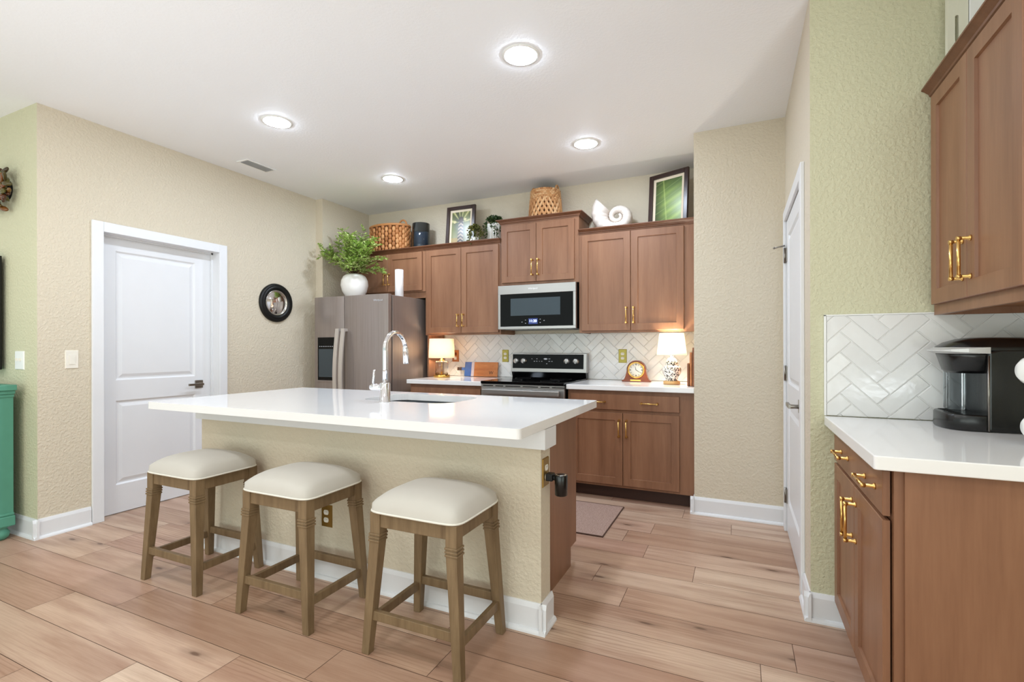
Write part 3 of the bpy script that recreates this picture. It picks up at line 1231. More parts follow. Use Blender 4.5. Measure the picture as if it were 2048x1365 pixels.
# ================================================================== outlets and plates
def plate(name, label, m, u, z, w, h, mat, kind, group=None):
    """wall plate: m(u, n, z) maps to the world"""
    t = thing(name, label, 'switch' if 'switch' in name else 'outlet', m(u, 0, z - h / 2), group)
    mb = MB()
    c = [m(u - w / 2, 0, z - h / 2), m(u + w / 2, 0, z - h / 2), m(u + w / 2, 0, z + h / 2), m(u - w / 2, 0, z + h / 2)]
    i = 0.004
    d = [m(u - w / 2 + i, 0.006, z - h / 2 + i), m(u + w / 2 - i, 0.006, z - h / 2 + i), m(u + w / 2 - i, 0.006, z + h / 2 - i), m(u - w / 2 + i, 0.006, z + h / 2 - i)]
    mb.hexa(c, d)
    finish('cover_plate', mb, mat, t)

    def bx(u0, u1, z0, z1, n, nm, mt):
        mb = MB()
        mb.hexa([m(u0, 0.005, z0), m(u1, 0.005, z0), m(u1, 0.005, z1), m(u0, 0.005, z1)],
                [m(u0, n, z0), m(u1, n, z0), m(u1, n, z1), m(u0, n, z1)])
        return finish(nm, mb, mt, t)
    if kind == 'duplex':
        for s in (-1, 1):
            mb = MB()
            pts = []
            for k in range(16):
                a = 2 * PI * k / 16
                pts.append((u + 0.0165 * math.cos(a), z + s * 0.020 + max(-0.0125, min(0.0125, 0.0165 * math.sin(a)))))
            mb.hexa([m(p[0], 0.005, p[1]) for p in pts], [m(p[0], 0.0085, p[1]) for p in pts])
            r = finish('receptacle', mb, M['ivory'], t)
            mb = MB()
            for du in (-0.006, 0.006):
                mb.hexa([m(u + du - 0.001, 0.0084, z + s * 0.02), m(u + du + 0.001, 0.0084, z + s * 0.02), m(u + du + 0.001, 0.0084, z + s * 0.02 + 0.008), m(u + du - 0.001, 0.0084, z + s * 0.02 + 0.008)],
                        [m(u + du - 0.001, 0.0088, z + s * 0.02), m(u + du + 0.001, 0.0088, z + s * 0.02), m(u + du + 0.001, 0.0088, z + s * 0.02 + 0.008), m(u + du - 0.001, 0.0088, z + s * 0.02 + 0.008)])
            finish('slots', mb, M['blackmatte'], r)
    elif kind == 'rocker':
        bx(u - 0.016, u + 0.016, z - 0.032, z + 0.032, 0.009, 'rocker', M['ivory'])
    elif kind == 'toggles':
        for du in (-0.023, 0.023):
            bx(u + du - 0.005, u + du + 0.005, z - 0.004, z + 0.014, 0.016, 'toggle', M['ivory'])
    elif kind == 'combo':
        bx(u - 0.016, u + 0.016, z + 0.006, z + 0.036, 0.010, 'rocker', M['copperdark'])
        bx(u - 0.016, u + 0.016, z - 0.040, z - 0.008, 0.009, 'receptacle', M['ivory'])
    return t


mWL = lambda u, n, z: (XL + n, u, z)
mWB = lambda u, n, z: (u, yT - 0.0095 - n, z)
mWF = lambda u, n, z: (u, YC - n, z)
mIF = lambda u, n, z: (u, WY0 - n, z)
mIE = lambda u, n, z: (WX1 + n, u, z)
plate('light_switch', 'ivory rocker light switch left of the white door', mWL, 1.764, 1.141, 0.074, 0.122, M['ivory'], 'rocker')
plate('light_switch', 'double toggle light switch above the teal cabinet', mWF, -4.285, 1.138, 0.116, 0.122, M['plastic_white'], 'toggles')
plate('wall_outlet', 'copper outlet plate with dark switch beside the glass lamp', mWB, -2.773, 1.128, 0.084, 0.126, M['copper'], 'combo')
plate('wall_outlet', 'olive brass outlet plate above the cutting board, left of the range', mWB, -2.178, 1.131, 0.074, 0.126, M['plateolive'], 'duplex')
plate('wall_outlet', 'olive brass outlet plate above the mantel clock', mWB, -0.976, 1.136, 0.076, 0.126, M['plateolive'], 'duplex')
plate('wall_outlet', 'brass outlet low on the island wall between two stools', mIF, -1.978, 0.328, 0.074, 0.118, M['platebrass'], 'duplex')
plate('wall_outlet', 'brass outlet on the island end with black plug in device', mIE, 2.005, 0.675, 0.074, 0.125, M['platebrass'], 'duplex')
t = thing('plug_in_device', 'small black cylinder plugged into the island end outlet', 'device', (WX1 + 0.008, 2.0, 0.655))
mb = MB()
mb.box(WX1 + 0.009, WX1 + 0.040, 1.985, 2.025, 0.640, 0.672)
mb.tube([(WX1 + 0.035, 2.005, 0.656), (WX1 + 0.060, 2.005, 0.650)], 0.012, 12)
finish('plug', mb, M['blackmatte'], t, 0.004)
mb = MB().lathe([(0.0, 0.583), (0.024, 0.583), (0.027, 0.586), (0.028, 0.668), (0.026, 0.672), (0.0, 0.672)], (WX1 + 0.075, 2.0, 0), 24)
finish('canister', mb, M['black'], t)
mb = MB().lathe([(0.0, 0.6715), (0.024, 0.6722), (0.0241, 0.6712)], (WX1 + 0.075, 2.0, 0), 24, cap=False)
finish('cap', mb, M['silver'], t)

# ================================================================== bar stools
def stool(cx, cy, label, rz=0.0):
    t = thing('bar_stool', label, 'stool', (cx, cy, 0), 'backless counter stools at the island')
    hw, hd = 0.208, 0.178          # half seat
    Z0 = 0.562
    P = lambda x, y, z: (cx + x, cy + y, z)
    # cushion
    mb = MB()
    N = 18
    grid = []
    for j in range(N + 1):
        row = []
        v = -1 + 2 * j / N
        for i in range(N + 1):
            u = -1 + 2 * i / N
            su, sv = math.copysign(abs(u) ** 0.75, u), math.copysign(abs(v) ** 0.75, v)
            edge = max(abs(su), abs(sv))
            k = (max(0.0, 1 - abs(su) ** 3.2) * max(0.0, 1 - abs(sv) ** 3.2)) ** 0.42
            z = Z0 + 0.010 + 0.082 * k
            bulge = 1.0 + 0.02 * (1 - k)
            x, y = hw * su * bulge, hd * sv * bulge
            # rounded plan corners
            q = (abs(su) ** 8 + abs(sv) ** 8) ** (1 / 8)
            if q > 1:
                x, y = x / q * 1.0, y / q * 1.0
            row.append(mb.bm.verts.new(P(x, y, z)))
        grid.append(row)
    for j in range(N):
        for i in range(N):
            mb.bm.faces.new((grid[j][i], grid[j][i + 1], grid[j + 1][i + 1], grid[j + 1][i])).smooth = True
    rim = [grid[0][i] for i in range(N)] + [grid[j][N] for j in range(N)] + [grid[N][N - i] for i in range(N)] + [grid[N - j][0] for j in range(N)]
    low = [mb.bm.verts.new((v.co.x, v.co.y, Z0 + 0.001)) for v in rim]
    for a in range(len(rim)):
        b = (a + 1) % len(rim)
        mb.bm.faces.new((rim[a], low[a], low[b], rim[b])).smooth = True
    mb.bm.faces.new(low)
    rimco = [v.co.copy() for v in rim]
    s = finish('seat_cushion', mb, M['fabric'], t)
    mb = MB()
    mb.tube([(p.x, p.y, Z0 + 0.005) for p in rimco], 0.0042, 6, closed=True)
    finish('piping', mb, M['piping'], s)
    # legs
    tx, ty, fx_, fy_ = 0.176, 0.148, 0.212, 0.172
    for sx in (-1, 1):
        for sy in (-1, 1):
            mb = MB()

            def sq(x, y, z, r):
                return [P(x - r, y - r, z), P(x + r, y - r, z), P(x + r, y + r, z), P(x - r, y + r, z)]
            X, Y = sx * tx, sy * ty
            mb.hexa(sq(X, Y, 0.478, 0.024), sq(X, Y, Z0, 0.024))
            for q in range(3):
                z = 0.446 + q * 0.0125
                kx = X + (sx * fx_ - X) * (0.485 - z) / 0.485
                ky = Y + (sy * fy_ - Y) * (0.485 - z) / 0.485
                mb.hexa(sq(kx, ky, z, 0.0275), sq(kx, ky, z + 0.0085, 0.0275))
            mb.hexa(sq(sx * fx_, sy * fy_, 0.0, 0.017), sq(X, Y, 0.480, 0.0245))
            finish('leg', mb, M['stoolwood'], t, 0.0025)
    for s in (-1, 1):
        mb = MB().box(cx - tx, cx + tx, cy + s * ty - 0.010 + s * 0.008, cy + s * ty + 0.010 + s * 0.008, 0.505, Z0 - 0.0005)
        finish('apron', mb, M['stoolwood'], t, 0.002)
        mb = MB().box(cx + s * tx - 0.010 + s * 0.008, cx + s * tx + 0.010 + s * 0.008, cy - ty, cy + ty, 0.505, Z0 - 0.0005)
        finish('apron', mb, M['stoolwood'], t, 0.002)

        def at(z):
            k = (0.485 - z) / 0.485
            return tx + (fx_ - tx) * k, ty + (fy_ - ty) * k
        ax, ay = at(0.155)
        mb = MB().box(cx - ax, cx + ax, cy + s * ay - 0.010, cy + s * ay + 0.010, 0.135, 0.172)
        finish('stretcher', mb, M['stoolwood'], t, 0.002)
        ax, ay = at(0.125)
        mb = MB().box(cx + s * ax - 0.010, cx + s * ax + 0.010, cy - ay, cy + ay, 0.108, 0.145)
        finish('stretcher', mb, M['stoolwood'], t, 0.002)
    return t


stool(-2.632, 1.722, 'cream seat counter stool nearest the white door')
stool(-1.876, 1.710, 'middle cream seat counter stool at the island')
stool(-1.136, 1.716, 'cream seat counter stool at the island end with the plug in device')

# ================================================================== REFRIGERATOR
FX0, FX1, FXS, FYF, FZ = -3.925, -2.992, -3.530, 3.700, 1.727
t = thing('refrigerator', 'bronze stainless side by side refrigerator with ice dispenser', 'refrigerator', ((FX0 + FX1) / 2, 4.1, 0))
mb = MB()
mb.box(FX0 + 0.004, FX1 - 0.004, 3.785, 4.50, 0.03, FZ - 0.006)
finish('body', mb, M['fridge'], t, 0.004)
mb = MB().box(FX0 + 0.012, FX1 - 0.012, 3.768, 3.786, 0.06, FZ - 0.012)
finish('door_seal', mb, M['fridgeseal'], t)


def fridge_door(x0, x1, name, cut=None):
    mb = MB()
    n = 12
    prof = []
    for i in range(n + 1):
        u = i / n
        prof.append((x0 + (x1 - x0) * u, FYF + 0.016 * (abs(2 * u - 1) ** 3.0)))
    prof += [(x1, 3.765), (x0, 3.765)]
    mb.hexa([(x, y, 0.06) for x, y in prof], [(x, y, FZ) for x, y in prof])
    o = finish(name, mb, M['fridge'], t, 0.003)
    return o


dl = fridge_door(FX0, FXS - 0.003, 'freezer_door')
dr = fridge_door(FXS + 0.003, FX1, 'fridge_door')
for d_, xx in ((dl, FXS - 0.036), (dr, FXS + 0.036)):
    mb = MB()
    pth = []
    n = 16
    for i in range(n + 1):
        u = i / n
        z = 1.405 - u * 0.93
        pth.append((z, 3.655 - 0.040 * math.sin(PI * u)))
    for i in range(n):
        (za, ya), (zb, yb) = pth[i], pth[i + 1]
        mb.hexa([(xx - 0.022, ya, za), (xx + 0.022, ya, za), (xx + 0.022, ya + 0.014, za), (xx - 0.022, ya + 0.014, za)],
                [(xx - 0.022, yb, zb), (xx + 0.022, yb, zb), (xx + 0.022, yb + 0.014, zb), (xx - 0.022, yb + 0.014, zb)])
    bmesh.ops.remove_doubles(mb.bm, verts=mb.bm.verts, dist=1e-5)
    for z in (1.395, 0.485):
        mb.box(xx - 0.015, xx + 0.015, 3.655, 3.712, z - 0.018, z + 0.010)
    finish('door_handle', mb, M['fridgehandle'], d_)
mb = MB()
mb.box(-3.862, -3.640, FYF - 0.006, FYF + 0.008, 0.885, 1.322)
dp = finish('dispenser', mb, M['blackgloss'], dl, 0.003)
mb = MB()
mb.box(-3.846, -3.656, FYF - 0.0068, FYF - 0.0055, 0.925, 1.205)
finish('dispenser_recess', mb, M['winglass'], dl)
mb = MB()
for k in range(8):
    mb.box(-3.838 + k * 0.024, -3.826 + k * 0.024, FYF - 0.0075, FYF - 0.006, 1.228, 1.234)
finish('dispenser_buttons', mb, M['ink'], dl)
mb = MB().box(-3.866, -3.636, FYF - 0.009, FYF + 0.008, 0.878, 0.892)
finish('drip_ledge', mb, M['fridge'], dl)
text('logo', 'Whirlpool', 0.026, M['ink'], dr, facing((-3.10, FYF + 0.0005, 1.668)))
mb = MB()
for x0 in (FX0 + 0.03, FX1 - 0.08):
    mb.box(x0, x0 + 0.05, 3.80, 3.86, 0.0, 0.03)
    mb.box(x0, x0 + 0.05, 4.40, 4.46, 0.0, 0.03)
finish('foot', mb, M['blackmatte'], t)

# ================================================================== MICROWAVE
t = thing('microwave', 'stainless over the range microwave with lit clock display', 'microwave', (-1.685, 4.37, 1.385))
X0, X1, YM = -2.066, -1.303, 4.172
mb = MB()
mb.box(X0 + 0.004, X1 - 0.003, YM + 0.035, YB - 0.003, 1.386, 1.797)
finish('body', mb, M['blackmatte'], t)
mb = MB()
mb.box(X0, X1, YM, YM + 0.034, 1.387, 1.412)
mb.box(X0, X1, YM, YM + 0.034, 1.714, 1.796)
mb.box(X0, X0 + 0.024, YM, YM + 0.034, 1.412, 1.714)
mb.box(X1 - 0.024, X1, YM, YM + 0.034, 1.412, 1.714)
dd = finish('door', mb, M['steel'], t, 0.002)
mb = MB().box(X0 + 0.024, X1 - 0.024, YM + 0.003, YM + 0.03, 1.412, 1.714)
finish('door_glass', mb, M['blackgloss'], dd)
mb = MB().box(X0 + 0.13, X1 - 0.145, YM + 0.0018, YM + 0.004, 1.512, 1.672)
finish('door_window', mb, M['winglass'], dd)
mb = MB().box(-1.755, -1.665, YM + 0.0012, YM + 0.004, 1.432, 1.484)
dsp = finish('display', mb, M['displayback'], dd)
text('digits', '11:20', 0.034, M['display'], dsp, facing((-1.711, YM + 0.0010, 1.459)))
mb = MB()
for x, z in ((-1.82, 1.452), (-1.785, 1.470), (-1.785, 1.440), (-1.640, 1.474), (-1.640, 1.444), (-1.602, 1.462)):
    mb.box(x - 0.005, x + 0.005, YM + 0.0018, YM + 0.004, z - 0.002, z + 0.002)
finish('buttons', mb, M['ink'], dd)
text('logo', 'Whirlpool', 0.022, M['plastic_white'], dd, facing((-1.711, YM - 0.0004, 1.758)))
mb = MB()
for k in range(14):
    mb.box(X0 + 0.05 + k * 0.048, X0 + 0.085 + k * 0.048, YM + 0.06, YM + 0.18, 1.3845, 1.387)
finish('vent_grille', mb, M['steel'], t)

# ================================================================== RANGE
t = thing('range', 'stainless electric range with black glass cooktop', 'range', (-1.682, 4.2, 0))
X0, X1, YR = -2.066, -1.296, 3.835
mb = MB()
mb.box(X0 + 0.003, X1 - 0.003, YR + 0.02, 4.556, 0.02, 0.900)
finish('body', mb, M['blackmatte'], t)
mb = MB().box(X0, X1, YR - 0.012, 4.50, 0.900, 0.924)
ct = finish('cooktop', mb, M['blackgloss'], t, 0.004)
for (x, y, r) in ((-1.87, 4.02, 0.11), (-1.49, 4.02, 0.085), (-1.87, 4.31, 0.075), (-1.49, 4.31, 0.10)):
    mb = MB().lathe([(r - 0.003, 0.9242), (r - 0.003, 0.9246), (r, 0.9246), (r, 0.9242)], (x, y, 0), 40, cap=False)
    finish('burner_ring', mb, M['cooktop_ring'], ct)
mb = MB()
mb.box(X0, X1, YR - 0.003, YR + 0.03, 0.868, 0.899)
finish('vent_trim', mb, M['steel'], t, 0.002)
mb = MB()
x = X0 + 0.02
for w in (0.10, 0.075, 0.14, 0.14, 0.08, 0.11):
    mb.box(x, x + w, YR - 0.0045, YR, 0.880, 0.888)
    x += w + 0.022
finish('vent_slots', mb, M['blackmatte'], t)
mb = MB().box(X0, X1, YR, YR + 0.03, 0.29, 0.866)
dd = finish('oven_door', mb, M['steel'], t, 0.003)
mb = MB().box(X0 + 0.09, X1 - 0.09, YR - 0.003, YR + 0.001, 0.40, 0.70)
finish('oven_window', mb, M['blackgloss'], dd)
mb = MB()
mb.box(X0 + 0.03, X1 - 0.03, YR - 0.055, YR - 0.035, 0.815, 0.858)
for x in (X0 + 0.05, X1 - 0.08):
    mb.box(x, x + 0.03, YR - 0.038, YR + 0.001, 0.822, 0.850)
finish('door_handle', mb, M['steel'], dd, 0.006)
mb = MB().box(X0, X1, YR, YR + 0.03, 0.07, 0.282)
finish('storage_drawer', mb, M['steel'], t, 0.003)
mb = MB().box(X0 + 0.02, X1 - 0.02, YR + 0.05, YR + 0.08, 0.0, 0.07)
finish('toe_kick', mb, M['blackmatte'], t)
# backguard
YG = 4.468
mb = MB()
mb.extrude_profile([(YG, 0.975), (YG + 0.012, 1.160), (4.552, 1.160), (4.552, 0.975)], 'x', -2.070, -1.292)
gd = finish('backguard', mb, M['steel'], t, 0.004)
mb = MB()
mb.extrude_profile([(YG + 0.022, 0.924), (YG + 0.004, 0.975), (4.552, 0.975), (4.552, 0.924)], 'x', -2.062, -1.300)
finish('backguard_base', mb, M['blackgloss'], t)
tilt = math.atan2(0.012, 0.185)
yg = lambda z: YG + 0.012 * (z - 0.975) / 0.185
mb = MB()
z0, z1 = 1.012, 1.150
mb.hexa([(-2.052, yg(z0) - 0.002, z0), (-1.322, yg(z0) - 0.002, z0), (-1.322, yg(z0) + 0.004, z0), (-2.052, yg(z0) + 0.004, z0)],
        [(-2.052, yg(z1) - 0.002, z1), (-1.322, yg(z1) - 0.002, z1), (-1.322, yg(z1) + 0.004, z1), (-2.052, yg(z1) + 0.004, z1)])
cp = finish('control_panel', mb, M['blackgloss'], gd)
for x in (-2.010, -1.930, -1.485, -1.395):
    mb = MB()
    zc = 1.085
    mb.lathe([(0.0, 0.0), (0.030, 0.0), (0.029, -0.006), (0.026, -0.008), (0.025, -0.024), (0.022, -0.027), (0.0, -0.027)], (x, yg(zc) - 0.002, zc), 24, axis='y')
    mb.box(x - 0.004, x + 0.004, yg(zc) - 0.033, yg(zc) - 0.027, zc - 0.022, zc + 0.022)
    finish('knob', mb, M['steel'], gd)
mb = MB()
random.seed(5)
for r in range(3):
    for k in range(9):
        if random.random() < 0.62:
            x = -1.845 + k * 0.026
            z = 1.058 + r * 0.024
            w = random.uniform(0.004, 0.009)
            mb.box(x - w, x + w, yg(z) - 0.0028, yg(z) - 0.001, z - 0.002, z + 0.002)
mb.box(-1.715, -1.69, yg(1.105) - 0.0028, yg(1.105) - 0.001, 1.098, 1.112)
finish('panel_marks', mb, M['ink'], gd)

# ================================================================== mat in front of the range
t = thing('floor_mat', 'taupe woven floor mat between island and range', 'mat', (-1.6, 3.42, 0))
mb = MB().box(-2.30, -0.796, 3.105, 3.735, 0.0008, 0.007)
finish('mat_field', mb, M['rug'], t)
mb = MB()
mb.box(-2.306, -0.790, 3.098, 3.105, 0.0008, 0.008)
mb.box(-2.306, -0.790, 3.735, 3.742, 0.0008, 0.008)
mb.box(-0.796, -0.790, 3.105, 3.735, 0.0008, 0.008)
mb.box(-2.306, -2.300, 3.105, 3.735, 0.0008, 0.008)
finish('binding', mb, M['rugedge'], t)

# ================================================================== recessed lights and vent
lights = [(-1.06, 2.42, 'recessed ceiling light over the island end, nearest the camera'),
          (-2.905, 2.42, 'recessed ceiling light beside the ceiling vent'),
          (-1.066, 3.68, 'recessed ceiling light in front of the shell and leaf picture'),
          (-2.915, 3.69, 'recessed ceiling light in front of the fridge')]
for x, y, lab in lights:
    t = thing('recessed_light', lab, 'ceiling light', (x, y, H), 'recessed ceiling lights')
    mb = MB().lathe([(0.086, H), (0.102, H), (0.101, H - 0.003), (0.088, H - 0.005), (0.086, H - 0.005), (0.086, H)], (x, y, 0), 40, cap=False)
    finish('trim_ring', mb, M['plastic_white'], t)
    mb = MB().lathe([(0.0, H - 0.0125), (0.045, H - 0.012), (0.072, H - 0.0095), (0.086, H - 0.0045)], (x, y, 0), 40, cap=False)
    finish('diffuser', mb, M['lit'], t)
# unseen disc lights added as fill over the open living area, no fixtures
for x, y in ((-1.0, 0.6), (-3.0, 0.6), (-1.0, -1.4), (-3.4, -1.4), (-5.4, -0.4), (1.2, -0.6)):
    d = bpy.data.lights.new('living_area_fill', 'AREA')
    d.shape = 'DISK'
    d.size = 0.18
    d.energy = LIVING_FILL
    d.color = (0.92, 0.97, 1.0)
    o = bpy.data.objects.new('living_area_fill', d)
    COL.objects.link(o)
    o.location = (x, y, H - 0.012)

t = thing('ceiling_vent', 'white slatted air vent in the ceiling near the left wall', 'vent', (-3.755, 2.93, H))
mb = MB()
x0, x1, y0, y1 = -3.825, -3.690, 2.785, 3.070
for a in ((x0, x1, y0, y0 + 0.018), (x0, x1, y1 - 0.018, y1), (x0, x0 + 0.018, y0 + 0.018, y1 - 0.018), (x1 - 0.018, x1, y0 + 0.018, y1 - 0.018)):
    mb.box(a[0], a[1], a[2], a[3], H - 0.007, H - 0.0003)
finish('frame', mb, M['plastic_white'], t, 0.002)
mb = MB().box(x0 + 0.018, x1 - 0.018, y0 + 0.018, y1 - 0.018, H - 0.0015, H - 0.0005)
finish('duct', mb, plain('grey_duct', (150, 150, 152), 0.7), t)
for k in range(7):
    xx = x0 + 0.024 + k * 0.0135
    mb = MB()
    mb.hexa([(xx, y0 + 0.018, H - 0.002), (xx + 0.001, y0 + 0.018, H - 0.002), (xx + 0.010, y0 + 0.018, H - 0.012), (xx + 0.009, y0 + 0.018, H - 0.012)],
            [(xx, y1 - 0.018, H - 0.002), (xx + 0.001, y1 - 0.018, H - 0.002), (xx + 0.010, y1 - 0.018, H - 0.012), (xx + 0.009, y1 - 0.018, H - 0.012)])
    finish('slat', mb, M['plastic_white'], t)

# ================================================================== convex mirror
my, mz = 3.365, 1.652
t = thing('round_mirror', 'round convex mirror in a black frame on the left wall', 'mirror', (XL, my, mz))
mb = MB().lathe([(0.184, 0.0), (0.186, 0.008), (0.180, 0.022), (0.168, 0.030), (0.160, 0.026), (0.154, 0.030), (0.140, 0.034), (0.124, 0.024), (0.121, 0.014), (0.121, 0.0)], (XL, my, mz), 56, axis='x', cap=False)
finish('frame', mb, M['blackmatte'], t)
mb = MB().lathe([(0.123, 0.012), (0.122, 0.021), (0.117, 0.023), (0.111, 0.020), (0.108, 0.012)], (XL, my, mz), 56, axis='x', cap=False)
finish('inner_ring', mb, M['silver'], t)
mb = MB().lathe([(0.112, 0.010), (0.090, 0.019), (0.065, 0.0265), (0.040, 0.0315), (0.018, 0.034), (0.0, 0.0345)], (XL, my, mz), 56, axis='x', cap=False)
finish('mirror_glass', mb, M['mirror'], t)

# ================================================================== things on top of the wall cabinets
ZC = ZT - 0.006 + 0.045 + 0.0        # top of crown
ZS = ZT                              # top of cabinet boxes


def arc_handle(mb, a, b, h, r, n=12):
    a, b = Vector(a), Vector(b)
    mb.tube([a + (b - a) * (0.5 - 0.5 * math.cos(PI * i / n)) + Vector((0, 0, h * math.sin(PI * i / n))) for i in range(n + 1)], r, 8)


# rattan basket
bx_, by_ = -3.515, 4.40
t = thing('woven_basket', 'round chunky rattan basket with two handles above the fridge', 'basket', (bx_, by_, ZS))
mb = MB()
random.seed(11)
NB = 34
for k in range(NB):
    a = 2 * PI * k / NB
    for row in range(6):
        z = ZS + 0.030 + row * 0.054 + (0.027 if k % 2 else 0.0)
        if z > ZS + 0.315:
            continue
        rr = 0.240 + 0.004 * math.sin(k * 2.1 + row)
        mb.ball((bx_ + rr * math.cos(a), by_ + 0.62 * rr * math.sin(a), z), 0.014, 0.0215, 0.030, u=8, v=6, rot=Matrix.Rotation(a, 3, 'Z'))
mb.tube([(bx_ + 0.245 * math.cos(2 * PI * i / 40), by_ + 0.152 * math.sin(2 * PI * i / 40), ZS + 0.322) for i in range(40)], 0.014, 8, closed=True)
finish('woven_body', mb, M['rattan'], t)
mb = MB().lathe([(0.0, ZS + 0.001), (0.225, ZS + 0.001), (0.232, ZS + 0.31), (0.222, ZS + 0.31), (0.21, ZS + 0.02), (0.0, ZS + 0.02)], (bx_, by_, 0), 32, sy=0.62, cap=False)
finish('lining', mb, M['rattandark'], t)
for sx in (-1, 1):
    mb = MB()
    arc_handle(mb, (bx_ + sx * 0.19 - 0.05, by_ - 0.02 * sx, ZS + 0.32), (bx_ + sx * 0.19 + 0.05, by_ - 0.02 * sx, ZS + 0.32), 0.062, 0.009)
    finish('handle', mb, M['rattandark'] if sx < 0 else M['rattan'], t)

# smoked hurricane with a candle
px, py = -3.10, 4.40
t = thing('candle_holder', 'smoked blue glass cylinder with grey candle on the cabinets', 'candle', (px, py, ZS))
mb = MB().lathe([(0.0, ZS + 0.001), (0.090, ZS + 0.001), (0.094, ZS + 0.006), (0.094, ZS + 0.318), (0.0915, ZS + 0.320), (0.089, ZS + 0.316), (0.089, ZS + 0.012), (0.0, ZS + 0.012)], (px, py, 0), 40, cap=False)
finish('glass', mb, M['smoke'], t)
mb = MB().lathe([(0.0, ZS + 0.0125), (0.076, ZS + 0.0125), (0.077, ZS + 0.205), (0.070, ZS + 0.212), (0.0, ZS + 0.209)], (px, py, 0), 32, cap=False)
finish('candle', mb, M['wax'], t)


def picture(label, cx, cy, z0, w, h, yaw, lean, func, nu=80, nv=112):
    """framed print leaning back; origin at the middle of its lower edge"""
    t = thing('picture_frame', label, 'picture', (cx, cy, z0))
    M4 = Matrix.Translation((cx, cy, z0)) @ Matrix.Rotation(yaw, 4, 'Z') @ Matrix.Rotation(-lean, 4, 'X')

    def mm(u, n, z):
        return M4 @ Vector((u, -n, z))
    fw = 0.036
    mb = MB()
    for u0, u1, a, b in ((-w / 2, -w / 2 + fw, 0, h), (w / 2 - fw, w / 2, 0, h), (-w / 2 + fw, w / 2 - fw, 0, fw), (-w / 2 + fw, w / 2 - fw, h - fw, h)):
        mb.hexa([mm(u0, 0, a), mm(u1, 0, a), mm(u1, 0, b), mm(u0, 0, b)], [mm(u0, 0.026, a), mm(u1, 0.026, a), mm(u1, 0.026, b), mm(u0, 0.026, b)])
    finish('frame', mb, M['frame_dark'], t, 0.003)
    mb = MB()
    mb.hexa([mm(-w / 2 + fw, 0.004, fw), mm(w / 2 - fw, 0.004, fw), mm(w / 2 - fw, 0.004, h - fw), mm(-w / 2 + fw, 0.004, h - fw)],
            [mm(-w / 2 + fw, 0.010, fw), mm(w / 2 - fw, 0.010, fw), mm(w / 2 - fw, 0.010, h - fw), mm(-w / 2 + fw, 0.010, h - fw)])
    finish('mount', mb, M['mat_board'], t)
    mb = MB()
    lay = mb.bm.verts.layers.float_color.new('print')
    i0 = fw + 0.024
    g = []
    for j in range(nv + 1):
        row = []
        for i in range(nu + 1):
            u, v = i / nu, j / nv
            vv = mb.bm.verts.new(mm(-w / 2 + i0 + (w - 2 * i0) * u, 0.0105, i0 + (h - 2 * i0) * v))
            vv[lay] = lin(tuple(0.86 * q for q in func(u, v)))
            row.append(vv)
        g.append(row)
    for j in range(nv):
        for i in range(nu):
            mb.bm.faces.new((g[j][i], g[j][i + 1], g[j + 1][i + 1], g[j + 1][i]))
    finish('print', mb, M['art'], t)
    return t


def mixc(a, b, f):
    f = max(0.0, min(1.0, f))
    return tuple(x + (y - x) * f for x, y in zip(a, b))


def palm_art(u, v):
    c = mixc((70, 78, 30), (126, 132, 60), 0.5 + 0.5 * math.sin(7 * u + 3 * v))
    c = mixc(c, (214, 208, 198), max(0, 0.45 - v) * 2.2 * (0.6 + 0.4 * math.sin(9 * u)))
    if v < 0.2 and u < 0.45:
        c = mixc(c, (214, 170, 96), 0.6)
    if v > 0.62:
        a = math.atan2(v - 0.66, u - 0.5)
        r = math.hypot(u - 0.5, v - 0.66)
        s = 0.5 + 0.5 * math.sin(a * 11)
        if a > 0.1:
            c = mixc(c, (226, 220, 150), s ** 4 * min(1, r * 3.5))
    if abs(u - 0.5) < 0.13 + 0.05 * (0.7 - v) and v < 0.7:
        k = (v * 9 + abs(u - 0.5) * 4) % 1.0
        c = (38, 28, 20) if k < 0.5 else mixc((228, 214, 192), (170, 146, 118), k)
    if math.hypot(u - 0.5, (v - 0.76) * 1.4) < 0.13:
        c = mixc((40, 30, 14), (96, 70, 26), u)
    for (a, b) in ((0.16, 0.70), (0.72, 0.76)):
        if math.hypot(u - a, (v - b) * 1.8) < 0.075:
            c = (236, 222, 160)
    return c


def leaf_art(u, v):
    base = mixc((88, 122, 52), (172, 200, 78), 0.5 + 0.5 * math.sin(3.0 * v + 0.6) * (0.4 + u))
    mid = 0.36 + 0.16 * (0.55 - v)
    c = mixc(base, (70, 82, 30), max(0, (mid - u)) * 2.4 + max(0, v - 0.75) * 2)
    side = 1 if u > mid else -1
    q = (v - 0.30 * abs(u - mid) * (1.0 if side > 0 else -0.9)) * 4.6
    f = abs((q % 1.0) - 0.5)
    if f < 0.07:
        c = mixc(c, (206, 220, 128), 0.75 * (1 - f / 0.07))
    c = mixc(c, (58, 92, 36), 0.35 * abs(math.sin(q * PI)))
    d = abs(u - mid)
    if d < 0.035:
        c = mixc(c, (196, 212, 120), 0.8 * (1 - d / 0.035))
    return c


picture('dark framed palm trunk print beside the trailing plants', -2.615, 4.40, ZS + 0.001, 0.335, 0.462, 0.02, 0.10, palm_art)
picture('dark framed green leaf print in the corner by the pantry wall', -0.545, 4.36, ZS + 0.001, 0.36, 0.485, -0.38, 0.07, leaf_art)


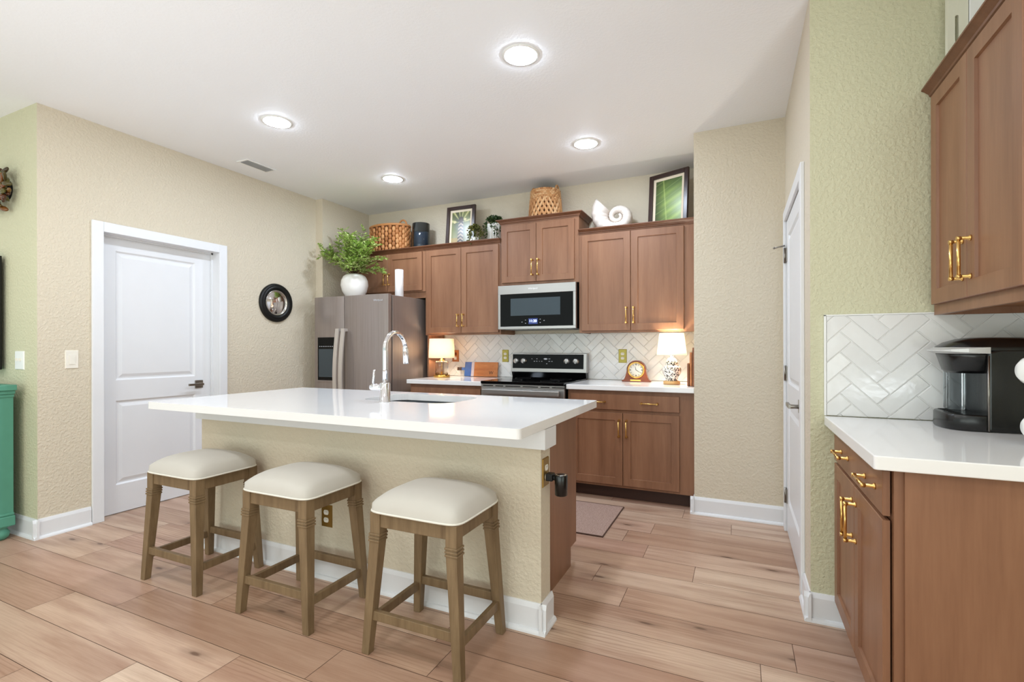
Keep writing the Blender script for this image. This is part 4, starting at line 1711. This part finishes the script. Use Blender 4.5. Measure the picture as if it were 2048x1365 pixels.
def leaf(mb, p, d, up, L, w, mi=0, fold=0.15):
    """a pointed leaf from p along d"""
    p, d, up = Vector(p), Vector(d).normalized(), Vector(up)
    s = d.cross(up)
    if s.length < 1e-4:
        s = d.cross(Vector((1, 0, 0)))
    s.normalize()
    n = s.cross(d)
    a = p + d * L * 0.35
    b = p + d * L * 0.72
    v = [mb.bm.verts.new(q) for q in (p, a + s * w * 0.5 + n * w * fold, b + s * w * 0.36 + n * w * fold, p + d * L, b - s * w * 0.36 + n * w * fold, a - s * w * 0.5 + n * w * fold, a, b)]
    for f in ((0, 1, 6), (0, 6, 5), (6, 1, 2, 7), (5, 6, 7, 4), (7, 2, 3), (4, 7, 3)):
        g = mb.bm.faces.new([v[i] for i in f])
        g.material_index = mi
        g.smooth = True


def rv(s=1.0):
    return Vector((random.uniform(-s, s), random.uniform(-s, s), random.uniform(-s, s)))


def trailing(label, cx, cy, pot, strands, mat, r0, drop, top_z, pot_name='pot', pot_mat='ceramicgloss', seed=3, mound=60):
    random.seed(seed)
    t = thing('potted_plant', label, 'plant', (cx, cy, ZS))
    finish(pot_name, pot, M[pot_mat], t, 0.0015)
    mb = MB()
    for s in range(strands):
        a = 2 * PI * s / strands + random.uniform(-0.2, 0.2)
        out = r0 * random.uniform(0.75, 1.15)
        dz = drop * random.uniform(0.3, 1.1)
        if math.sin(a) > 0.5:
            dz *= 0.4
        for i in range(16):
            f = i / 15
            rad = out * min(1, f * 1.9)
            z = top_z + 0.035 * math.sin(min(1, f * 1.9) * PI) - max(0, f - 0.4) * dz / 0.6
            p = Vector((cx + rad * math.cos(a), cy + rad * math.sin(a), z)) + rv(0.006)
            for q in range(3):
                dd = (Vector((math.cos(a), math.sin(a), -0.2)) + rv(1.0)).normalized()
                leaf(mb, p, dd, rv(), random.uniform(0.016, 0.024), random.uniform(0.010, 0.015))
    for s in range(mound):
        a, rr = random.uniform(0, 2 * PI), r0 * math.sqrt(random.random()) * 0.8
        p = Vector((cx + rr * math.cos(a), cy + rr * math.sin(a), top_z + 0.055 * (1 - (rr / r0) ** 2)))
        for q in range(4):
            leaf(mb, p + rv(0.008), (rv(1) + Vector((0, 0, 0.6))), rv(), random.uniform(0.018, 0.026), 0.014)
    finish('foliage', mb, M[mat], t, recalc=False)
    return t


# ribbed white pot with the big trailing plant
px, py = -2.25, 4.465
pot = MB()
prof = []
NS = 48
for r, z in ((0.0, 0.001), (0.066, 0.001), (0.070, 0.006), (0.074, 0.235), (0.070, 0.242), (0.060, 0.240), (0.058, 0.225), (0.0, 0.225)):
    prof.append((r, ZS + z))
pot.lathe(prof, (px, py, 0), NS, cap=False, smooth=False)
for v in pot.bm.verts:
    d = Vector((v.co.x - px, v.co.y - py))
    if d.length > 0.0655:
        a = math.atan2(d.y, d.x)
        k = 1 + 0.045 * (1 if int(round(a / (2 * PI) * NS)) % 2 else -1)
        v.co.x, v.co.y = px + d.x * k, py + d.y * k
trailing('dark green trailing plant in tall ribbed white pot', px, py, pot, 16, 'succulent', 0.100, 0.21, ZS + 0.26, seed=4)
# small faceted pot
px, py = -2.385, 4.30
pot = MB()
pot.lathe([(0.0, ZS + 0.001), (0.034, ZS + 0.001), (0.050, ZS + 0.055), (0.040, ZS + 0.088), (0.034, ZS + 0.086), (0.0, ZS + 0.075)], (px, py, 0), 6, cap=False, smooth=False)
trailing('small olive green plant in faceted white pot beside the palm picture', px, py, pot, 12, 'sage', 0.064, 0.13, ZS + 0.150, pot_mat='ceramicgloss', seed=9, mound=70)

# seagrass basket on the raised cabinet
ZM = 2.395
bx_, by_ = -1.672, 4.40
t = thing('woven_basket', 'tan open weave basket with small handles above the microwave', 'basket', (bx_, by_, ZM))
mb = MB()
random.seed(21)
Rb = lambda z: 0.155 - 0.020 * (z / 0.30)
for k in range(22):
    for s in (-1, 1):
        a0 = 2 * PI * k / 22
        mb.tube([(bx_ + Rb(z) * math.cos(a0 + s * z * 3.6 / 1.0), by_ + Rb(z) * math.sin(a0 + s * z * 3.6), ZM + 0.012 + z) for z in [i * 0.0175 for i in range(13)]], 0.0128, 6)
for zz in (0.012, 0.03, 0.215, 0.232, 0.249, 0.266, 0.283, 0.300):
    for k in range(30):
        a = 2 * PI * (k + (0.5 if int(zz * 1000) % 2 else 0)) / 30
        r = Rb(zz)
        mb.ball((bx_ + r * math.cos(a), by_ + r * math.sin(a), ZM + zz), 0.011, 0.021, 0.0115, u=6, v=4, rot=Matrix.Rotation(a, 3, 'Z'))
finish('woven_body', mb, M['rattan2'], t)
mb = MB().lathe([(0.0, ZM + 0.001), (0.140, ZM + 0.001), (0.128, ZM + 0.29), (0.124, ZM + 0.29), (0.134, ZM + 0.008), (0.0, ZM + 0.008)], (bx_, by_, 0), 32, cap=False)
finish('lining', mb, M['rattandark'], t)
for sx in (-1, 1):
    mb = MB()
    arc_handle(mb, (bx_ + sx * 0.118, by_ - 0.045, ZM + 0.30), (bx_ + sx * 0.118, by_ + 0.045, ZM + 0.30), 0.05, 0.008)
    finish('handle', mb, M['rattan2'], t)

# nautilus shell
sx_, sz_, sy_ = -0.985, ZS + 0.143, 4.40
mb = MB()
NT_, NSG = 130, 22
rings = []
for i in range(NT_ + 1):
    f = i / NT_
    th = math.radians(55) - f * math.radians(640)
    rc = 0.158 * math.exp(-0.00300 * (1 - f) * 640)
    tr = rc * 0.51
    wdt = rc * 0.62
    rib = 1.0 + (0.035 * math.sin(i * 1.55) if f < 0.97 else 0.0)
    ct_ = Vector((sx_ + rc * math.cos(th) * 1.12, sy_, sz_ + rc * math.sin(th)))
    rad = Vector((math.cos(th), 0, math.sin(th)))
    flare = 1.0 + 0.12 * max(0, (f - 0.80) / 0.20) ** 1.5
    ring = []
    for k in range(NSG):
        a = 2 * PI * k / NSG
        ring.append(mb.bm.verts.new(ct_ + rad * (tr * math.cos(a) * rib * flare) + Vector((0, 1, 0)) * (wdt * math.sin(a) * rib)))
    rings.append(ring)
for A, B in zip(rings[:-1], rings[1:]):
    for k in range(NSG):
        mb.bm.faces.new((A[k], A[(k + 1) % NSG], B[(k + 1) % NSG], B[k])).smooth = True
mb.bm.faces.new(rings[0])
last = rings[-1]
cen = Vector((0, 0, 0))
for v in last:
    cen += v.co
cen /= NSG
th = math.radians(55 - 640)
back = Vector((-math.sin(th), 0, math.cos(th)))
inner = [mb.bm.verts.new(cen + (v.co - cen) * 0.86 + back * 0.02) for v in last]
deep = mb.bm.verts.new(cen + back * 0.14)
for k in range(NSG):
    j = (k + 1) % NSG
    mb.bm.faces.new((last[k], last[j], inner[j], inner[k])).smooth = True
    mb.bm.faces.new((inner[k], inner[j], deep)).smooth = True
zmin = min(v.co.z for v in mb.bm.verts)
for v in mb.bm.verts:
    v.co.z += ZS + 0.001 - zmin
tag(finish('nautilus_shell', mb, M['shell'], None, origin=(sx_, sy_, ZS)), 'large white ribbed nautilus shell on the cabinets', 'shell')

# ------------------------------------------------------------------ on the fridge
vx, vy = -3.595, 3.93
t = thing('vase_of_greenery', 'round white vase of fern branches on the fridge', 'vase', (vx, vy, FZ))
mb = MB().lathe([(0.0, FZ + 0.001), (0.078, FZ + 0.001), (0.086, FZ + 0.006), (0.122, FZ + 0.07), (0.137, FZ + 0.13), (0.132, FZ + 0.180), (0.112, FZ + 0.222), (0.080, FZ + 0.244), (0.060, FZ + 0.248), (0.054, FZ + 0.242), (0.070, FZ + 0.20), (0.0, FZ + 0.18)], (vx, vy, 0), 48, cap=False)
finish('vase', mb, M['ceramic'], t)
random.seed(33)
stems, leaves = MB(), MB()
base_p = Vector((vx, vy, FZ + 0.225))
NBR = 46
for b in range(NBR):
    a = 2 * PI * b * 0.381966 + random.uniform(-0.2, 0.2)
    el = random.uniform(0.22, 1.45)
    L = random.uniform(0.36, 0.54)
    if math.cos(a) > 0.4:
        L *= 0.86
    if math.cos(a) < -0.4:
        L *= 1.08
    d = Vector((math.cos(a) * math.cos(el), math.sin(a) * math.cos(el) * 0.62, math.sin(el)))
    pts = []
    n = 9
    for i in range(n + 1):
        f = i / n
        p = base_p + d * L * f + Vector((0, 0, 0.12 * f - 0.14 * f * f)) + Vector((0.01 * math.sin(7 * f + b), 0.01 * math.cos(5 * f + b), 0))
        if p.x < XA + 0.03:
            p.x = XA + 0.03 + random.uniform(0, 0.02)
        if p.y > YF - 0.12:
            p.y = YF - 0.12 - random.uniform(0, 0.02)
        pts.append(p)
    stems.tube(pts, [0.003 * (1 - 0.6 * i / n) for i in range(n + 1)], 5)
    for i in range(2, n + 1):
        p = pts[i]
        ax = (pts[i] - pts[i - 1]).normalized()
        for sgn in (-1, 1):
            sd = ax.cross(Vector((0, 0, 1)) + rv(0.5)).normalized() * sgn
            # small side twig with paired leaflets
            tw = (sd + ax * 0.7 + rv(0.25)).normalized()
            tl = random.uniform(0.05, 0.085) * (1 - 0.35 * i / n)
            stems.tube([p, p + tw * tl], 0.0011, 4)
            for q in range(5):
                c_ = p + tw * tl * (0.25 + 0.2 * q)
                for s2 in (-1, 1):
                    ld = (tw * 0.8 + tw.cross(Vector((0, 0, 1)) + rv(0.4)).normalized() * s2 + rv(0.25)).normalized()
                    leaf(leaves, c_, ld, Vector((0, 0, 1)) + rv(0.5), random.uniform(0.024, 0.036), random.uniform(0.010, 0.014))
            leaf(leaves, p + tw * tl, tw, Vector((0, 0, 1)) + rv(0.4), 0.034, 0.013)
finish('stems', stems, M['stem'], t)
for v in leaves.bm.verts:
    if v.co.x < XA + 0.008:
        v.co.x = XA + 0.008
    if v.co.y > YF - 0.07:
        v.co.y = YF - 0.07
finish('foliage', leaves, M['fern'], t, recalc=False)

mb = MB().lathe([(0.0, FZ + 0.001), (0.040, FZ + 0.001), (0.042, FZ + 0.004), (0.042, FZ + 0.268), (0.040, FZ + 0.271), (0.016, FZ + 0.271), (0.016, FZ + 0.20), (0.0, FZ + 0.20)], (-3.09, 4.01, 0), 32, cap=False)
tag(finish('paper_roll', mb, M['paper'], None, origin=(-3.09, 4.01, FZ)), 'tall white paper roll standing on the fridge', 'paper roll')


# ================================================================== lamps
def shade_light(parent, loc, power, color):
    d = bpy.data.lights.new('bulb', 'POINT')
    d.energy = power
    d.color = color
    d.shadow_soft_size = 0.025
    o = bpy.data.objects.new('bulb', d)
    COL.objects.link(o)
    o.parent = parent
    o.location = Vector(loc) - ORG[parent.name]
    return o


ZW = 0.914
lx, ly = -2.758, 4.27
t = thing('table_lamp', 'small lit lamp with clear glass base beside the fridge', 'lamp', (lx, ly, ZW))
mb = MB().lathe([(0.0, ZW + 0.0005), (0.082, ZW + 0.0005), (0.084, ZW + 0.003), (0.084, ZW + 0.024), (0.080, ZW + 0.027), (0.0, ZW + 0.027)], (lx, ly, 0), 40, cap=False)
finish('base', mb, M['brass'], t)
mb = MB().lathe([(0.0, ZW + 0.028), (0.066, ZW + 0.028), (0.068, ZW + 0.155), (0.062, ZW + 0.166), (0.030, ZW + 0.170), (0.026, ZW + 0.163), (0.056, ZW + 0.160), (0.062, ZW + 0.152), (0.060, ZW + 0.036), (0.0, ZW + 0.036)], (lx, ly, 0), 40, cap=False)
finish('glass_body', mb, M['clear'], t)
mb = MB()
mb.tube([(lx, ly, ZW + 0.028), (lx, ly, ZW + 0.232)], 0.006, 12)
mb.lathe([(0.0, ZW + 0.164), (0.028, ZW + 0.166), (0.028, ZW + 0.176), (0.012, ZW + 0.180), (0.012, ZW + 0.222), (0.0, ZW + 0.224)], (lx, ly, 0), 24, cap=False)
finish('stem', mb, M['brass'], t)
mb = MB()
zs0, zs1, r0, r1 = ZW + 0.198, ZW + 0.394, 0.133, 0.124
mb.lathe([(r0, zs0), (r1, zs1), (r1 - 0.002, zs1), (r0 - 0.002, zs0), (r0, zs0)], (lx, ly, 0), 48, cap=False)
finish('lamp_shade', mb, M['shadewarm'], t)
shade_light(t, (lx, ly, ZW + 0.295), 4.6, (1.0, 0.80, 0.58))

lx, ly = -0.498, 4.20
t = thing('table_lamp', 'lit lamp with patterned black and white jar base by the pantry wall', 'lamp', (lx, ly, ZW))
mb = MB().lathe([(0.0, ZW + 0.0005), (0.062, ZW + 0.0005), (0.066, ZW + 0.006), (0.066, ZW + 0.022), (0.060, ZW + 0.028), (0.0, ZW + 0.028)], (lx, ly, 0), 32, cap=False)
finish('base', mb, M['paleboxwood'], t)
mb = MB().lathe([(0.0, ZW + 0.028), (0.046, ZW + 0.028), (0.046, ZW + 0.040), (0.052, ZW + 0.056), (0.070, ZW + 0.092), (0.075, ZW + 0.120), (0.070, ZW + 0.142), (0.052, ZW + 0.156), (0.046, ZW + 0.160), (0.0, ZW + 0.160)], (lx, ly, 0), 40, cap=False)
finish('jar', mb, M['jar'], t)
mb = MB().lathe([(0.0, ZW + 0.158), (0.048, ZW + 0.158), (0.050, ZW + 0.172), (0.047, ZW + 0.180), (0.040, ZW + 0.200), (0.024, ZW + 0.214), (0.012, ZW + 0.218), (0.012, ZW + 0.235), (0.0, ZW + 0.237)], (lx, ly, 0), 36, cap=False)
finish('jar_lid', mb, M['jar'], t)
mb = MB().tube([(lx, ly, ZW + 0.21), (lx, ly, ZW + 0.27)], 0.006, 10)
finish('stem', mb, M['brass'], t)
mb = MB()
zs0, zs1, r0, r1 = ZW + 0.240, ZW + 0.418, 0.118, 0.096
mb.lathe([(r0, zs0), (r1, zs1), (r1 - 0.002, zs1), (r0 - 0.002, zs0), (r0, zs0)], (lx, ly, 0), 48, cap=False)
finish('lamp_shade', mb, M['shadewhite'], t)
shade_light(t, (lx, ly, ZW + 0.325), 9.0, (1.0, 0.90, 0.74))

# ================================================================== rear counter things
# cutting board lying on its long edge, leaning on the tiles
t = thing('cutting_board', 'acacia cutting board with blue painted end leaning on the tiles', 'cutting board', (-2.43, 4.52, ZW))
ML = Matrix.Translation((-2.43, 4.515, ZW + 0.001)) @ Matrix.Rotation(-0.16, 4, 'X')
bl = lambda u, n, z: ML @ Vector((u, -n, z))


def bslab(mb, u0, u1, z0, z1, n0=0.0, n1=0.016):
    mb.hexa([bl(u0, n0, z0), bl(u1, n0, z0), bl(u1, n0, z1), bl(u0, n0, z1)], [bl(u0, n1, z0), bl(u1, n1, z0), bl(u1, n1, z1), bl(u0, n1, z1)])


mb = MB()
bslab(mb, -0.085, 0.190, 0.0, 0.150)
finish('board', mb, M['boardwood'], t, 0.003)
mb = MB()
bslab(mb, -0.198, -0.118, 0.0, 0.150)
bslab(mb, -0.236, -0.198, 0.062, 0.092)
finish('painted_end', mb, M['bluepaint'], t, 0.003)
mb = MB()
bslab(mb, -0.118, -0.085, 0.0, 0.150)
finish('paint_band', mb, M['palewash'], t, 0.002)
mb = MB()
bslab(mb, -0.262, -0.236, 0.060, 0.094, 0.001, 0.015)
bslab(mb, -0.292, -0.268, 0.060, 0.094, 0.003, 0.013)
finish('leather_strap', mb, M['inkdark'], t, 0.003)
text('burnt_mark', 'W', 0.05, M['inkdark'], t, ML @ Matrix.Translation((0.118, -0.0164, 0.038)) @ Matrix.Rotation(PI / 2, 4, 'X'))

# mantel clock
kx, ky = -0.815, 4.36
t = thing('mantel_clock', 'polished wood mantel clock with white dial on the counter', 'clock', (kx, ky, ZW))
outl = []
hwid, hh = 0.125, 0.188
for i in range(9):           # left flare
    f = i / 8
    outl.append((-hwid + (hwid - 0.082) * (f ** 0.62), 0.012 + 0.088 * f ** 1.7))
for i in range(17):
    a = PI - PI * i / 16
    outl.append((0.084 * math.cos(a), 0.104 + 0.084 * math.sin(a)))
outl += [(-x, z) for x, z in reversed(outl[:9])]
outl = [(-hwid, 0.0)] + outl + [(hwid, 0.0)]
mb = MB()
mb.hexa([(kx + x, ky, ZW + 0.0005 + z) for x, z in outl], [(kx + x, ky + 0.055, ZW + 0.0005 + z) for x, z in outl])
finish('case', mb, M['clockwood'], t, 0.003)
mb = MB().lathe([(0.074, 0.0), (0.074, -0.006), (0.068, -0.012), (0.062, -0.010), (0.060, -0.003), (0.060, 0.0)], (kx, ky, ZW + 0.104), 40, axis='y', cap=False)
finish('bezel', mb, M['brass'], t)
mb = MB().lathe([(0.0, -0.0035), (0.061, -0.0035), (0.061, 0.0)], (kx, ky, ZW + 0.104), 40, axis='y', cap=False)
dial = finish('dial', mb, M['dial'], t)
mb = MB()
for k in range(12):
    a = 2 * PI * k / 12
    ca, sa = math.cos(a), math.sin(a)
    r0_, r1_, w_ = 0.044, 0.055, 0.0016 if k % 3 else 0.003
    mb.hexa([(kx + r0_ * ca - w_ * sa, ky - 0.0035, ZW + 0.104 + r0_ * sa + w_ * ca), (kx + r1_ * ca - w_ * sa, ky - 0.0035, ZW + 0.104 + r1_ * sa + w_ * ca), (kx + r1_ * ca + w_ * sa, ky - 0.0035, ZW + 0.104 + r1_ * sa - w_ * ca), (kx + r0_ * ca + w_ * sa, ky - 0.0035, ZW + 0.104 + r0_ * sa - w_ * ca)],
            [(kx + r0_ * ca - w_ * sa, ky - 0.0042, ZW + 0.104 + r0_ * sa + w_ * ca), (kx + r1_ * ca - w_ * sa, ky - 0.0042, ZW + 0.104 + r1_ * sa + w_ * ca), (kx + r1_ * ca + w_ * sa, ky - 0.0042, ZW + 0.104 + r1_ * sa - w_ * ca), (kx + r0_ * ca + w_ * sa, ky - 0.0042, ZW + 0.104 + r0_ * sa - w_ * ca)])
finish('hour_marks', mb, M['blackmatte'], dial)
for nm, ang, L_ in (('minute_hand', math.radians(-30), 0.050), ('hour_hand', math.radians(100), 0.032)):
    mb = MB().tube([(kx, ky - 0.006, ZW + 0.104), (kx + L_ * math.cos(ang), ky - 0.006, ZW + 0.104 + L_ * math.sin(ang))], [0.0022, 0.001], 6)
    finish(nm, mb, M['blackmatte'], dial)
mb = MB().box(kx - 0.050, kx + 0.040, ky - 0.003, ky + 0.001, ZW + 0.008, ZW + 0.020)
finish('name_plate', mb, M['brass'], t)

# wooden boards standing against the pantry wall side
for (x, y0, y1, h, th, lab, mat) in ((-0.3555, 4.02, 4.17, 0.178, 0.014, 'short wooden board standing beside the patterned lamp', 'boardwood_dark'),
                                     (-0.3360, 4.02, 4.24, 0.262, 0.017, 'middle upright wooden board between two others', 'boardwood'),
                                     (-0.3150, 3.99, 4.28, 0.300, 0.014, 'tallest wooden board, touching the pantry wall corner', 'boardwood_dark')):
    mb = MB()
    pts = rounded_rect(y0, y1, ZW + 0.0008, ZW + h, (0.006, 0.006, 0.02, 0.02), 4)
    mb.hexa([(x - th / 2, a, b) for a, b in pts], [(x + th / 2, a, b) for a, b in pts])
    tag(finish('serving_board', mb, M[mat], None, 0.002, origin=(x, (y0 + y1) / 2, ZW)), lab, 'board', 'wooden boards standing by the lamp')

# ================================================================== coffee nook things
t = thing('coffee_maker', 'black single cup coffee maker with silver lid handle', 'coffee maker', (0.82, 2.385, ZW))
Y0, Y1 = 2.268, 2.492
yc = (Y0 + Y1) / 2
hwid = (Y1 - Y0) / 2


def dshape(x_tip, x_back, half, n=14, power=3.0):
    """plan outline: rounded nose towards -x, square back"""
    nose = min(half * 1.1, (x_back - x_tip) * 0.9)
    pts = [(x_back, yc - half)]
    for i in range(n + 1):
        a = -PI / 2 - PI * i / n
        cx_, sx__ = math.cos(a), math.sin(a)
        pts.append((x_tip + nose + nose * math.copysign(abs(cx_) ** (2 / power), cx_), yc + half * math.copysign(abs(sx__) ** (2 / power), sx__)))
    pts.append((x_back, yc + half))
    return pts


def loft(mb, rings, smooth=True, mi=0):
    r0 = rings[0]
    V = [[mb.bm.verts.new(Vector(p)) for p in r] for r in rings]
    n = len(V[0])
    for A, B in zip(V[:-1], V[1:]):
        for k in range(n):
            j = (k + 1) % n
            f = mb.bm.faces.new((A[k], A[j], B[j], B[k]))
            f.material_index = mi
            f.smooth = smooth and len(r0) > 8
    mb.bm.faces.new(list(reversed(V[0])))
    mb.bm.faces.new(V[-1])


mb = MB()
loft(mb, [[(x, y, z) for x, y in dshape(0.684 + i, 0.80, hwid - i * 0.5)] for z, i in ((ZW + 0.0005, 0.004), (ZW + 0.004, 0.0), (ZW + 0.054, 0.001), (ZW + 0.059, 0.005))])
tr_ = finish('drip_tray', mb, M['black'], t)
mb = MB()
for k in range(9):
    yy = yc - 0.08 + k * 0.02
    mb.box(0.712, 0.735, yy - 0.003, yy + 0.003, ZW + 0.0592, ZW + 0.0605)
finish('tray_grille', mb, M['blackmatte'], tr_)
mb = MB()
prof = [(0.794, ZW + 0.001), (0.794, ZW + 0.285), (0.83, ZW + 0.296), (1.02, ZW + 0.296), (1.03, ZW + 0.28), (1.03, ZW + 0.001)]
mb.hexa([(x, Y0, z) for x, z in prof], [(x, Y1, z) for x, z in prof])
finish('body', mb, M['black'], t, 0.010, 3)
mb = MB()
mb.tube([(0.796, Y0 - 0.001, ZW + 0.004), (0.796, Y0 - 0.001, ZW + 0.270)], 0.0035, 8)
finish('side_seam', mb, M['nickel'], t)
mb = MB().box(0.738, 0.792, Y1 - 0.045, Y1 + 0.008, ZW + 0.058, ZW + 0.222)
finish('water_tank', mb, M['tank'], t, 0.006)
mb = MB()
loft(mb, [[(x, y, z) for x, y in dshape(0.688 + i, 0.80, hwid * k)] for z, i, k in ((ZW + 0.205, 0.028, 0.62), (ZW + 0.215, 0.020, 0.80), (ZW + 0.262, 0.008, 0.93), (ZW + 0.285, 0.0, 0.97))])
finish('brew_head', mb, M['black'], t)
mb = MB()
loft(mb, [[(x, y, z) for x, y in dshape(a, b, hwid * k)] for z, a, b, k in ((ZW + 0.286, 0.682, 1.025, 1.0), (ZW + 0.302, 0.688, 1.02, 0.985), (ZW + 0.318, 0.710, 1.00, 0.93), (ZW + 0.330, 0.745, 0.95, 0.80), (ZW + 0.335, 0.770, 0.90, 0.60))])
finish('lid', mb, M['black'], t, 0.004)
mb = MB()
hp = dshape(0.664, 0.800, hwid + 0.006)
hi = dshape(0.688, 0.800, hwid + 0.0005)
za, zb = ZW + 0.277, ZW + 0.300
lo = [mb.bm.verts.new((x, y, za + 0.010 * (1 - (x - 0.664) / 0.14))) for x, y in hp]
hi_ = [mb.bm.verts.new((x, y, zb - 0.010 * (1 - (x - 0.664) / 0.14))) for x, y in hp]
li = [mb.bm.verts.new((x, y, za)) for x, y in hi]
ui = [mb.bm.verts.new((x, y, zb)) for x, y in hi]
for A, B in ((lo, hi_), (hi_, ui), (ui, li), (li, lo)):
    for k in range(len(A) - 1):
        mb.bm.faces.new((A[k], A[k + 1], B[k + 1], B[k]))
finish('lid_handle', mb, M['satin'], t)
mb = MB()
for k in range(5):
    mb.box(0.815 + k * 0.018, 0.824 + k * 0.018, Y0 + 0.010, Y0 + 0.016, ZW + 0.302 + k * 0.002, ZW + 0.306 + k * 0.002)
finish('buttons', mb, M['ink'], t)

# mug stand at the edge of the picture
t = thing('mug_stand', 'black wire mug stand in front of the coffee maker', 'mug stand', (0.93, 2.02, ZW))
mb = MB().lathe([(0.0, ZW + 0.0006), (0.065, ZW + 0.0006), (0.065, ZW + 0.010), (0.06, ZW + 0.012), (0.0, ZW + 0.012)], (0.93, 2.02, 0), 28, cap=False)
finish('base', mb, M['blackmatte'], t)
mb = MB().tube([(0.93, 2.02, ZW + 0.010), (0.93, 2.02, ZW + 0.33)], 0.006, 10)
finish('post', mb, M['blackmatte'], t)
mb = MB()
mb.tube([(0.93, 2.02, ZW + 0.11)] + [(0.93 - 0.03 - 0.07 * i / 8, 2.02 - 0.008, ZW + 0.14 + 0.03 * math.sin(PI * i / 8)) for i in range(9)], 0.0035, 8)
mb.tube([(0.93, 2.02, ZW + 0.28), (0.88, 2.012, ZW + 0.29), (0.84, 2.012, ZW + 0.295)], 0.0035, 8)
finish('arm', mb, M['blackmatte'], t)


def mug(label, c, r, yaw):
    t = thing('mug', label, 'mug', c, 'white mugs on the stand')
    R3 = Matrix.Translation(c) @ Matrix.Rotation(yaw, 4, 'Z') @ Matrix.Rotation(PI / 2, 4, 'Y')
    mb = MB().lathe([(0.0, -r), (r * 0.55, -r * 0.97), (r * 0.85, -r * 0.7), (r, -r * 0.2), (r, r * 0.6), (r * 0.94, r * 0.95), (r * 0.9, r * 0.95), (r * 0.94, r * 0.5), (r * 0.9, -r * 0.4), (0.0, -r * 0.85)], (0, 0, 0), 32, cap=False)
    for v in mb.bm.verts:
        v.co = R3 @ v.co
    finish('cup', mb, M['ceramicgloss'], t)
    mb = MB()
    n = 10
    mb.tube([R3 @ Vector((-(r * 0.95 + 0.026 * math.sin(PI * i / n)), 0, -0.026 + 0.052 * i / n)) for i in range(n + 1)], 0.005, 8)
    finish('handle', mb, M['ceramicgloss'], t)


mug('white rounded mug hanging at the right edge, upper one', (0.817, 2.0, 1.143), 0.046, 0.15)
mug('white rounded mug hanging at the right edge, lower one', (0.829, 2.0, 0.972), 0.046, 0.15)

# whitewashed panel on the nook cabinet
t = thing('wooden_panel', 'whitewashed wooden panel with slot on the nook wall cabinet', 'decoration', (0.80, 2.51, 2.236))
ZQ = 2.236
mb = MB()
mb.box(0.752, 0.7755, 2.490, 2.515, ZQ, 2.62)
mb.box(0.7865, 0.816, 2.490, 2.515, ZQ, 2.62)
pts = [(0.7755, 2.62), (0.7755, 2.515)] + [(0.781 + 0.0055 * math.cos(PI - PI * i / 8), 2.515 + 0.0055 * math.sin(PI - PI * i / 8)) for i in range(1, 8)] + [(0.7865, 2.515), (0.7865, 2.62)]
mb.hexa([(x, 2.490, z) for x, z in pts], [(x, 2.515, z) for x, z in pts])
finish('slotted_board', mb, M['whitewashed'], t, 0.002)
mb = MB().box(0.818, 0.90, 2.485, 2.520, ZQ, 2.62)
finish('side_board', mb, M['plastic_white'], t, 0.002)

# ================================================================== far left things
t = thing('sideboard', 'teal painted sideboard with bun feet at the left edge', 'cabinet', (-4.9, 1.30, 0))
SXR = -4.222
mb = MB().box(-5.6, SXR, 1.08, 1.530, 0.13, 0.925)
finish('body', mb, M['teal'], t, 0.004)
mb = MB()
for (o_, a, b) in ((0.006, 0.905, 0.925), (0.014, 0.925, 0.948), (0.026, 0.948, 0.984)):
    mb.box(-5.6 - o_, SXR + o_, 1.08 - o_, 1.530 + o_ * 0.3, a, b)
finish('top_moulding', mb, M['teal'], t, 0.004)
mb = MB()
mb.box(-5.616, SXR + 0.014, 1.066, 1.534, 0.085, 0.150)
mb.box(-5.608, SXR + 0.007, 1.073, 1.532, 0.150, 0.168)
finish('base_moulding', mb, M['teal'], t, 0.006)
for x, y in ((SXR - 0.042, 1.478), (SXR - 0.042, 1.12), (-5.55, 1.478), (-5.55, 1.12)):
    mb = MB().lathe([(0.0, 0.0005), (0.026, 0.0005), (0.042, 0.018), (0.047, 0.042), (0.036, 0.062), (0.030, 0.070), (0.044, 0.078), (0.044, 0.086), (0.0, 0.086)], (x, y, 0), 24, cap=False)
    finish('foot', mb, M['teal'], t)

t = thing('television', 'black flat television on the far left wall', 'television', (-5.1, 1.54, 1.45))
mb = MB().box(-5.74, -4.475, 1.525, 1.565, 1.075, 1.836)
finish('casing', mb, M['blackmatte'], t, 0.004)
mb = MB().box(-5.73, -4.485, 1.5235, 1.5255, 1.09, 1.825)
finish('screen', mb, M['blackgloss'], t)
mb = MB().box(-5.3, -4.9, 1.565, 1.5845, 1.30, 1.60)
finish('wall_bracket', mb, M['blackmatte'], t)

t = thing('wall_sculpture', 'glossy brown and green petal wall sculpture at the left edge', 'sculpture', (-4.45, 1.575, 2.28))
random.seed(44)
mb = MB()
for k in range(64):
    a = random.uniform(0, 2 * PI)
    rr = 0.165 * math.sqrt(random.random())
    x, z = -4.45 + rr * math.cos(a), 2.275 + rr * 0.85 * math.sin(a)
    rot = Euler((random.uniform(-0.6, 0.6), random.uniform(-0.7, 0.7), random.uniform(-0.5, 0.5))).to_matrix()
    mb.ball((x, 1.548 + random.uniform(-0.03, 0.004), z), random.uniform(0.03, 0.048), 0.012, random.uniform(0.014, 0.026), u=10, v=6, rot=rot)
finish('petals', mb, M['bark'], t)
mb = MB().lathe([(0.0, -0.012), (0.06, -0.012), (0.07, -0.0005), (0.0, -0.0005)], (-4.45, YC, 2.275), 24, axis='y', cap=False)
finish('backplate', mb, M['blackmatte'], t)
